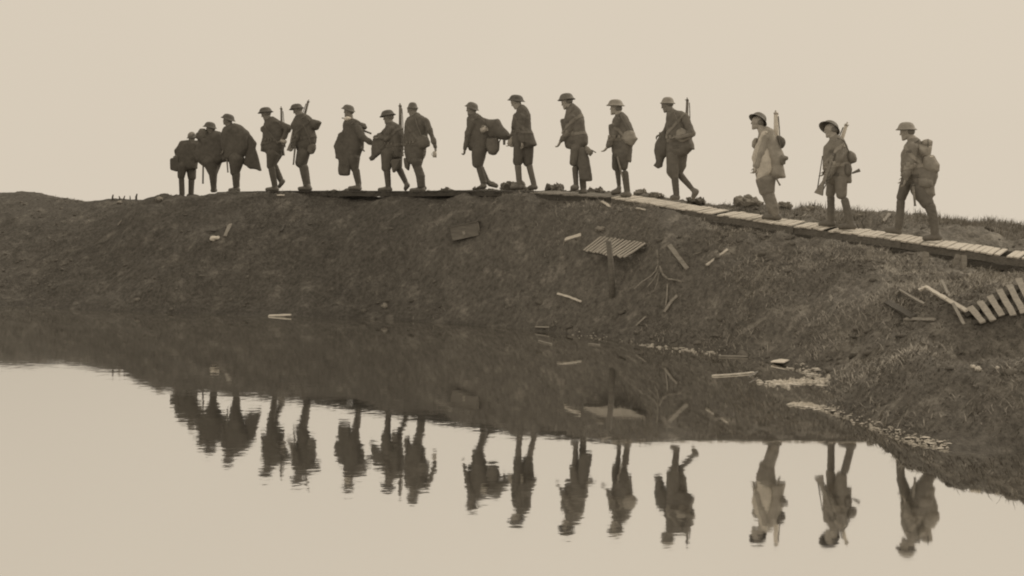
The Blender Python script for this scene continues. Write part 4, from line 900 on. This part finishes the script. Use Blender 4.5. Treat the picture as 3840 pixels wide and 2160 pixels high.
plank([(2254, 750), (2264, 744), (2325, 777)], .03, .03, wg, 'thin bent lath above the broad dark plank at the right', 'lath', 'lath', lift=.05)
plank([(2277, 811), (2350, 812)], .045, .02, wg, 'level grey lath at the foot of the timber heap at the right', 'lath', 'lath')
plank([(2312, 750), (2330, 741), (2380, 773), (2430, 806)], .05, .025, wp, 'pale bent plank crossed by a splintered one at the right', lift=.1)
plank([(2369, 734), (2398, 795), (2425, 850)], .035, .02, wg, 'splintered pale plank crossing over the bent one at the right', lift=.14)
plank([(1809, 898), (1880, 899)], .035, .02, wg, 'level stick afloat left of the white sheet', 'stick', 'stick', lift=.012, water=True)
plank([(1794, 947), (1850, 944), (1897, 939)], .035, .015, wp, 'long pale stick afloat below the white sheet', 'stick', 'stick', lift=.012, water=True)
plank([(1884, 955), (1905, 943)], .02, .015, M['leather'], 'black twig lying across the end of the long floating stick', 'twig', 'twig', lift=.04, water=True)
plank([(1990, 522), (2004, 545)], .035, .02, wd_, 'dark lath leaning on the ridge behind the soldier with two rifles', 'lath', 'lath', lift=.03)
plank([(2196, 528), (2262, 548)], .05, .03, wd_, 'dark broken beam on the ridge left of the last soldier', lift=.07)
plank([(2222, 566), (2238, 545)], .05, .02, wg, 'grey board propped on the ridge left of the last soldier', lift=.05)

M['slat_pale'] = mat('weathered_pale_slats', .58, .38, 5, .85, .6, 30, .2, 0, (1, 12, 12))
def panel(BL, BR, TR, TL, n, label, lift, m, gap=.38, fwd=0):
    """a loose duckboard: slats from the bottom line to the top line, nailed over two rails"""
    P = [hit(u, v) for u, v in (BL, BR, TR, TL)]
    P = [p + Vector((0, 0, lift)) for p in P]
    eye = Vector((0, 0, CH))
    for i in (0, 1): P[i] = eye + (P[i] - eye) * (1 - fwd / P[i].y)
    nn = (P[1] - P[0]).cross(P[3] - P[0]).normalized()
    if nn.z < 0: nn = -nn
    # flatten into one plane
    c = sum(P, Vector()) / 4; P = [p - nn * (p - c).dot(nn) for p in P]
    o0 = P[0].copy(); root = empty('duckboard', o0); tag(root, label, 'duckboard', 'broken duckboard panels on the bank')
    V = []; Fc = []
    for i in range(n):
        t = (i + .5) / n; a = P[0].lerp(P[1], t); b = P[3].lerp(P[2], t); wd = (P[1] - P[0]).length / n * (1 - gap)
        a = a.lerp(b, rng.uniform(-.05, .06)); b = b.lerp(a, rng.uniform(-.05, .05))
        x = (b - a).normalized(); y = nn.cross(x)
        rough_box(V, Fc, a - o0 + nn * rng.uniform(0, .006), x, y, nn, 0, (b - a).length, -wd / 2, wd / 2, 0, .022, 4, .004)
    link_mesh('slats', V, Fc, m, root, smooth=False)
    for t in (.2, .8):
        a = P[0].lerp(P[3], t); b = P[1].lerp(P[2], t); x = (b - a).normalized(); y = nn.cross(x); V = []; Fc = []
        rough_box(V, Fc, a - o0 - nn * .003, x, y, nn, -.03, (b - a).length + .03, -.03, .03, -.07, 0, 6, .004)
        link_mesh('rail', V, Fc, M['wood_dark'], root, smooth=False)
panel((1464, 644), (1572, 662), (1628, 621), (1510, 607), 13, 'tilted pale duckboard panel on the bank behind a dark post', .06, M['slat_pale'], .5, .3)
panel((2459, 832), (2612, 795), (2574, 727), (2428, 797), 6, 'broken duckboard panel with wide gaps at the right edge of the bank', .08, M['slat_pale'], .38)
# post in front of the panel
a = hit(1541, 742); b = Vector(((1531 - CX) / F_ * (a.y - .25), a.y - .25, CH - (606 - HZ) / F_ * (a.y - .25)))
V = []; Fc = []; sweep(V, Fc, [a - Vector((0, 0, .1)) - a, (b - a) * .5 + Vector((.012, 0, 0)), b - a], [.05, .048, .045], 9)
tag(link_mesh('wooden_post', V, Fc, M['board_side'], None, a), 'dark wooden post standing in front of the tilted duckboard panel', 'post')
# five stumpy stakes on the skyline at the left
SKL = ['leftmost of the five stumpy stakes on the left skyline', 'second stumpy stake from the left on the left skyline', 'middle one of five stumpy stakes on the left skyline', 'fourth stumpy stake on the left skyline, thin and leaning', 'rightmost and thickest stumpy stake on the left skyline']
for (u, h_, w_), lb in zip(((283, .1, .03), (301, .06, .026), (312, .07, .024), (327, .07, .02), (343, .12, .034)), SKL):
    p = hit(u, 503); V = []; Fc = []
    sweep(V, Fc, [Vector((0, 0, -.1)), Vector((rng.uniform(-.01, .01), 0, h_ * .6)), Vector((rng.uniform(-.02, .02), 0, h_ + .03))], [w_ * .7, w_ * .75, w_ * .5], 7)
    tag(link_mesh('stumpy_stake', V, Fc, M['wood_dark'], None, p), lb, 'stake', 'stumpy stakes on the left skyline')
# box half sunk in the bank
p = hit(1176, 592); root = empty('sunken_box', p, math.radians(-14)); tag(root, 'dim battered box half sunk in the bank below the bowed soldier', 'box')
ax = Vector((1, 0, .22)).normalized(); ay = Vector((0, 1, 0)); az = ax.cross(ay); V = []; Fc = []
box_into(V, Fc, Vector((0, 0, 0)), ax, ay, az, -.27, .25, -.12, .2, -.05, .2); link_mesh('box_body', V, Fc, M['board_side'], root, smooth=False)
V = []; Fc = []; box_into(V, Fc, Vector((0, 0, 0)), ax, ay, az, -.29, .27, -.14, .22, .203, .215); link_mesh('lid', V, Fc, M['board_side'], root, smooth=False)
V = []; Fc = []; box_into(V, Fc, Vector((0, 0, 0)), ax, ay, az, -.05, .0, -.128, -.122, .02, .09); link_mesh('label_patch', V, Fc, M['wood_grey'], root, smooth=False)
V = []; Fc = []; box_into(V, Fc, Vector((0, 0, 0)), ax, ay, az, .253, .262, -.1, .0, .0, .19); link_mesh('end_batten', V, Fc, M['wood_grey'], root, smooth=False)

def lump(u, v, r, m, label, name, cat, group=None, sink=.3, flat=.7, water=False, seed=1, namp=.35, z=0):
    p = hit(u, v, water); f = Field(max(r * .09, .006))
    f.ell((0, 0, r * flat * (1 - sink)), [(1, 0, 0), (0, 1, 0), (0, 0, 1)], (r, r * .8, r * flat), 0)
    f.ball((r * .45, 0, r * flat * .4), r * .5, r * .2); f.ball((-r * .5, r * .1, r * flat * .3), r * .45, r * .2)
    o = field_obj(name, f, m, None, p + Vector((0, 0, z)), rng.uniform(-.6, .6), r * namp, 2.4 / r, seed, it=1); tag(o, label, cat, group); return o
earth = mat('clod_earth', .24, .14, 9, .95, .9, 30, .1)
earth_l = mat('dry_clod_earth', .36, .22, 9, .95, .9, 30, .1)
CG = 'earth clods along the crest'
for i, (u, v, r, lb, mm_) in enumerate([
    (1122, 480, .11, 'small square clod on the skyline at the left foot of the timber', earth), (1204, 476, .1, 'clod on the skyline between the timber and the bowed soldier', earth),
    (1262, 478, .24, 'large flat-topped clod behind the feet of the bowed soldier', earth), (1290, 479, .26, 'large clod before the soldier with pale knee stockings', earth),
    (1395, 482, .2, 'low clod between the stockinged soldier and the one with the long coat', earth), (1502, 487, .17, 'pointed clod on the skyline right of the long hanging coat', earth),
    (1482, 491, .14, 'low clod left of the pointed one on the skyline', earth), (1613, 489, .13, 'small clod behind the walkway left of the soldier with the lifted foot', earth_l),
    (1650, 496, .12, 'small clod directly left of the planted boot of the lifted-foot soldier', earth_l), (1752, 512, .17, 'clod under the raised boot of the lifted-foot soldier', earth),
    (1800, 512, .16, 'low clod on the ridge halfway to the pale-caped soldier', earth_l), (1870, 512, .2, 'tall rounded clod on the ridge left of the pale-caped soldier', earth_l),
    (1892, 514, .17, 'jagged clod touching the left leg of the pale-caped soldier', earth_l), (1972, 522, .14, 'clod on the ridge right of the pale-caped soldier', earth_l),
    (2030, 532, .12, 'clod on the ridge left of the soldier with two rifles', earth_l), (2160, 545, .12, 'clod on the ridge right of the soldier with two rifles', earth_l),
    (1328, 483, .14, 'clod between the legs of the soldier with pale stockings', earth)]):
    lump(u, v, r, mm_, lb, 'earth_clod', 'clod', CG, seed=i + 3, flat=.42, sink=.6, namp=.5)
lump(400, 507, .09, earth_l, 'pale lump of earth just under the left skyline', 'earth_clod', 'clod', 'pale lumps on the bank', seed=40)
lump(301, 513, .06, M['wood_grey'], 'tiny pale stone just under the stumpy stakes', 'stone', 'stone', 'stones on the bank', seed=41)
lump(1510, 582, .09, earth_l, 'pale rock on the bank above the tilted duckboard panel', 'stone', 'stone', 'stones on the bank', flat=.4, seed=42)
lump(2447, 929, .03, M['stone'], 'left one of two white pebbles side by side on the near mound', 'pebble', 'pebble', 'white pebbles on the near mound', seed=43)
lump(2459, 934, .038, M['stone'], 'larger right one of two white pebbles side by side on the near mound', 'pebble', 'pebble', 'white pebbles on the near mound', seed=44)
lump(2509, 930, .022, M['stone'], 'single small white pebble near the right edge on the near mound', 'pebble', 'pebble', 'white pebbles on the near mound', seed=45)
lump(542, 603, .1, M['paper'], 'crumpled white rag on the left of the bank beside a grey board', 'rag', 'rag', None, flat=.4, seed=46)
lump(968, 775, .07, earth_l, 'faint pale lump low on the bank below the gap after the neck-cloth soldier', 'stone', 'stone', 'stones on the bank', seed=47)
# white sheet at the waterline: a creased plate
p = hit(1966, 914, True); V = []; Fc = []
pl_ = [(-.14, .0), (-.07, .09), (.02, .06), (.17, .05), (.08, -.05), (-.0, -.09)]
for z in (.035, .02):
    V += [(x * 1.05, y * 1.6, z + .02 * math.sin(x * 17)) for x, y in pl_]
n = 6; Fc = [tuple(range(n))[::-1], tuple(range(n, 2 * n))] + [(i, (i + 1) % n, n + (i + 1) % n, n + i) for i in range(n)]
tag(link_mesh('white_sheet', V, Fc, M['paper'], None, p, smooth=False), 'angular white sheet lying at the waterline of the inlet', 'sheet')

# bare twig bush right of the panel
def twigs(u, v, lines, label, r=.011, m='wood_grey'):
    p = hit(u, v); k = p.y / F_
    g = {}
    root = None
    for nm, pts, rr in lines:
        V = []; Fc = []; P = [Vector(((x - u) * k, dy, -(y - v) * k)) for x, y, dy in pts]
        for a, b in zip(P, P[1:]): sweep(V, Fc, [a, b], [rr, rr * .85], 6)
        if root is None: root = tag(link_mesh('twig_bush', V, Fc, M[m], None, p), label, 'bush')
        else: link_mesh(nm, V, Fc, M[m], root)
twigs(1654, 700, [('s', [(1652, 705, 0), (1653, 680, -.05), (1653, 655, -.1), (1650, 632, -.12)], .013), ('branch', [(1657, 672, -.08), (1664, 692, -.14), (1676, 703, -.2), (1698, 706, -.22), (1722, 714, -.25)], .018),
      ('branch', [(1652, 672, -.08), (1646, 685, -.12), (1632, 697, -.2), (1612, 708, -.25), (1590, 726, -.3)], .012), ('branch', [(1650, 690, -.1), (1640, 705, -.2), (1622, 722, -.3)], .01), ('branch', [(1655, 690, -.1), (1648, 712, -.25), (1640, 730, -.3)], .009)],
      'bare twig bush with drooping stems right of the tilted duckboard panel')
twigs(1770, 620, [('s', [(1790, 630, 0), (1780, 615, -.05), (1770, 600, -.1)], .01), ('branch', [(1788, 626, 0), (1765, 632, -.1), (1740, 640, -.15)], .01), ('branch', [(1784, 622, 0), (1800, 606, -.1), (1812, 600, -.12)], .009)],
      'small tangle of bare twigs on the bank below the lifted-foot soldier')

# ------------------------------------------------------------------ clods strewn over the bank
bm = bmesh.new(); bmesh.ops.create_icosphere(bm, subdivisions=2, radius=1); ico = np.array([v.co[:] for v in bm.verts]); icf = np.array([[v.index for v in f.verts] for f in bm.faces]); bm.free()
r_ = np.random.default_rng(23); VV = []; FF = []; nb = 0
for i in range(5200):
    x = r_.uniform(-13, 9.5); off = r_.uniform(-8, 3.2); y = 21.7 - .66 * x + off
    if abs(off) < .55 and x > -7.5: continue
    z = float(hz(x, y)[0])
    if z < -.02: continue
    dn = vnoise(np.array([[x, y]]), 1.1, 61)[0]
    if r_.random() > .35 + dn: continue
    r = (.02 + .08 * r_.random() ** 3.2) * (.7 if x < -1 else 1) * (1.3 if .5 < off < 2.4 else 1)
    R_ = Euler((r_.uniform(0, 6), r_.uniform(0, 6), r_.uniform(0, 6))).to_matrix(); v = ico * np.array([1, r_.uniform(.6, 1), r_.uniform(.45, .8)]) * r
    v = v * (1 + .38 * vnoise(ico + i * 3.1, 1.7, i % 91)[:, None]); v = v @ np.array(R_).T * np.array([1, 1, .6]) + [x, y, z]
    VV.append(v); FF.append(icf + nb); nb += len(v)
tag(link_mesh('clods', np.concatenate(VV), np.concatenate(FF), mat('bank_clods', .21, .12, 2.2, .95, .9, 40, .1), smooth=True), 'small lumps of churned earth strewn over the whole bank', kind='stuff')
# ------------------------------------------------------------------ foam, straw and grass
V = []; Fc = []
def foam(line, n, spread, rmin, rmax):
    P = [hit(u, v, True) for u, v in line]
    for _ in range(n):
        i = rng.randrange(len(P) - 1); p = P[i].lerp(P[i + 1], rng.random()); x = p.x + rng.gauss(0, spread * .8); y = p.y + rng.gauss(0, spread)
        g = float(hz(x, y)[0])
        if g > .05: continue
        g = max(g, 0)
        r = rng.uniform(rmin, rmax) * (rng.uniform(.9, 1.6) if rng.random() < .16 else rng.uniform(.15, .7)); b = len(V); k = 8; ph = rng.random() * 6; el = rng.uniform(1, 2.2)
        V.append((x, y, g + .01 + r * (.08 if r > rmax * .6 else .7)))
        for j in range(k):
            t = ph + 2 * math.pi * j / k; q = r * rng.uniform(.35, 1.25); V.append((x + q * el * math.cos(t), y + q * math.sin(t), g + .0045))
        for j in range(k): Fc.append((b, b + 1 + j, b + 1 + (j + 1) % k))
foam([(2038, 918), (2090, 926), (2133, 930)], 260, .2, .012, .045)
foam([(1945, 968), (2000, 962), (2060, 958), (2092, 953)], 330, .11, .012, .05)
foam([(2004, 1017), (2046, 1022), (2100, 1038), (2196, 1074), (2271, 1095), (2330, 1113), (2383, 1124)], 430, .05, .008, .028)
foam([(2004, 1017), (2046, 1023)], 130, .045, .015, .04)
foam([(1445, 836), (1560, 846)], 50, .1, .01, .025); foam([(1590, 863), (1720, 880), (1800, 890)], 90, .12, .012, .03)
fo = link_mesh('foam', V, Fc, mat('pale_scum', .72, .4, 30, .9, .3, 90, .2), smooth=False); tag(fo, 'pale scum and foam floating along the edge of the inlet', kind='stuff')

def blades(name, n, xr, dens, lmin, lmax, wid, g, g2, label, bias=(0, 0), flop=.8, seed=5, bunch=0):
    r_ = np.random.default_rng(seed)
    x = r_.uniform(xr[0], xr[1], n * 5); pyx = 21.7 - .66 * x
    off = r_.uniform(-8.5, 4.5, n * 5); y = pyx + off
    z = hz(x, y); d = dens(x, y, z, off)
    keep = (r_.random(n * 5) < d) & (z > .01) & ~((np.abs(off) < .36) & (x > -7.2))
    x, y, z = x[keep][:n], y[keep][:n], z[keep][:n]; n = len(x)
    az = r_.normal(0, 1, n) * 1.2 + bias[0] + 1.5 * vnoise(np.stack([x, y], -1), .9, seed); ln = r_.uniform(lmin, lmax, n) * (.6 + .4 * r_.random(n)); fl = np.clip(r_.normal(flop, .3, n), .05, 1.35)
    dx, dy = np.cos(az), np.sin(az); w = wid * r_.uniform(.6, 1.3, n)
    P = []
    for t, ww in ((0, 1), (.5, .8), (1, .15)):
        h = ln * t * np.cos(fl * (.5 + .5 * t)); o = ln * t * np.sin(fl * (.5 + .5 * t))
        for s in (-1, 1): P.append(np.stack([x + dx * o - dy * w * ww * s, y + dy * o + dx * w * ww * s * .5, z - .01 + h], -1))
    V = np.stack(P, 1).reshape(-1, 3); b = np.arange(n)[:, None] * 6
    Q = np.concatenate([b + [0, 1, 3, 2], b + [2, 3, 5, 4]], 0)
    o = link_mesh(name, V, Q, mat(name + '_blades', g, g2, 24, .9, 0, 10, .15)); tag(o, label, kind='stuff')
cl = lambda x, y, sc, sd: np.clip(.5 + 1.3 * vnoise(np.stack([x, y], -1), sc, sd), 0, 1)
blades('grass', 110000, (-12, 9.5), lambda x, y, z, o: cl(x, y, .9, 3) * (.25 + .75 * (x > 2)) * np.where(o > 0, .5, 1), .04, .13, .0045, .32, .12, 'short dull grass matted over the bank', seed=5, flop=1.2)
blades('straw', 42000, (-2, 9.5), lambda x, y, z, o: cl(x, y, 1.4, 8) ** 2 * np.clip((x + 1) / 5, .08, 1) * (o < -.2), .06, .2, .005, .52, .26, 'pale dry straw lying over the right half of the bank', bias=(.6, 0), flop=1.25, seed=6)
blades('ridge_grass', 20000, (4.0, 11), lambda x, y, z, o: (o > .5) * (o < 3.5) * cl(x, y, 1.2, 14) * np.clip((x - 4) / 3, .1, 1), .05, .2, .005, .38, .22, 'taller dry grass along the ridge behind the walkway at the right', flop=.6, seed=7)
# ------------------------------------------------------------------ sky, sun, camera
w = bpy.data.worlds.new('World'); SC.world = w; w.use_nodes = True
nt = w.node_tree; nt.nodes.clear(); N = nt.nodes.new; L = nt.links.new
out = N('ShaderNodeOutputWorld'); bg = N('ShaderNodeBackground'); L(bg.outputs[0], out.inputs[0])
SUN_EL, SUN_AZ = math.radians(38), math.radians(62)       # azimuth from +Y towards +X
sky = N('ShaderNodeTexSky'); sky.sky_type = 'NISHITA'; sky.sun_disc = False; sky.sun_elevation = SUN_EL; sky.sun_rotation = SUN_AZ
sky.dust_density = 4; sky.air_density = 1
tc = N('ShaderNodeTexCoord'); mxv = N('ShaderNodeVectorMath'); mxv.operation = 'MAXIMUM'; mxv.inputs[1].default_value = (-1, -1, .05)
L(tc.outputs['Generated'], mxv.inputs[0]); L(mxv.outputs[0], sky.inputs[0])
bw = N('ShaderNodeRGBToBW'); L(sky.outputs[0], bw.inputs[0])
mr = N('ShaderNodeMapRange'); mr.inputs[1].default_value = 0; mr.inputs[2].default_value = 25; mr.inputs[3].default_value = 6.8; mr.inputs[4].default_value = 7.6; L(bw.outputs[0], mr.inputs[0])
# uneven thin overcast
nz = N('ShaderNodeTexNoise'); nz.inputs['Scale'].default_value = 1.6; nz.inputs['Detail'].default_value = 4; L(mxv.outputs[0], nz.inputs['Vector'])
m2 = N('ShaderNodeMapRange'); m2.inputs[1].default_value = .3; m2.inputs[2].default_value = .7; m2.inputs[3].default_value = .965; m2.inputs[4].default_value = 1.02; L(nz.outputs['Fac'], m2.inputs[0])
mu = N('ShaderNodeMath'); mu.operation = 'MULTIPLY'; L(mr.outputs[0], mu.inputs[0]); L(m2.outputs[0], mu.inputs[1])
vs = N('ShaderNodeVectorMath'); vs.operation = 'SCALE'; vs.inputs[0].default_value = (1.0, .88, .715); L(mu.outputs[0], vs.inputs['Scale'])
L(vs.outputs[0], bg.inputs[0]); bg.inputs[1].default_value = .1
sd = bpy.data.lights.new('sun', 'SUN'); sd.energy = 1.3; sd.angle = math.radians(12); sd.color = (1, .9, .76)
so = bpy.data.objects.new('sun', sd); COL.objects.link(so)
dv = Vector((math.sin(SUN_AZ) * math.cos(SUN_EL), math.cos(SUN_AZ) * math.cos(SUN_EL), math.sin(SUN_EL)))
so.rotation_euler = dv.to_track_quat('Z', 'Y').to_euler(); so.location = (10, 10, 20)

cam = bpy.data.cameras.new('camera'); co = bpy.data.objects.new('camera', cam); COL.objects.link(co); SC.camera = co
co.location = (0, 0, CH); co.rotation_euler = (math.radians(90), 0, 0)
cam.sensor_width = 36; cam.lens = 36 * F_ / 2576; cam.shift_y = -(1449 / 2 - HZ) / 2576
cam.clip_start = .1; cam.clip_end = 5000
SC.view_settings.view_transform = 'Standard'; SC.view_settings.look = 'None'; SC.view_settings.gamma = 1; SC.view_settings.exposure = 0
SC.render.engine = 'CYCLES'
SC.cycles.filter_width = 2.0; SC.cycles.use_denoising = True
SC.cycles.max_bounces = 6
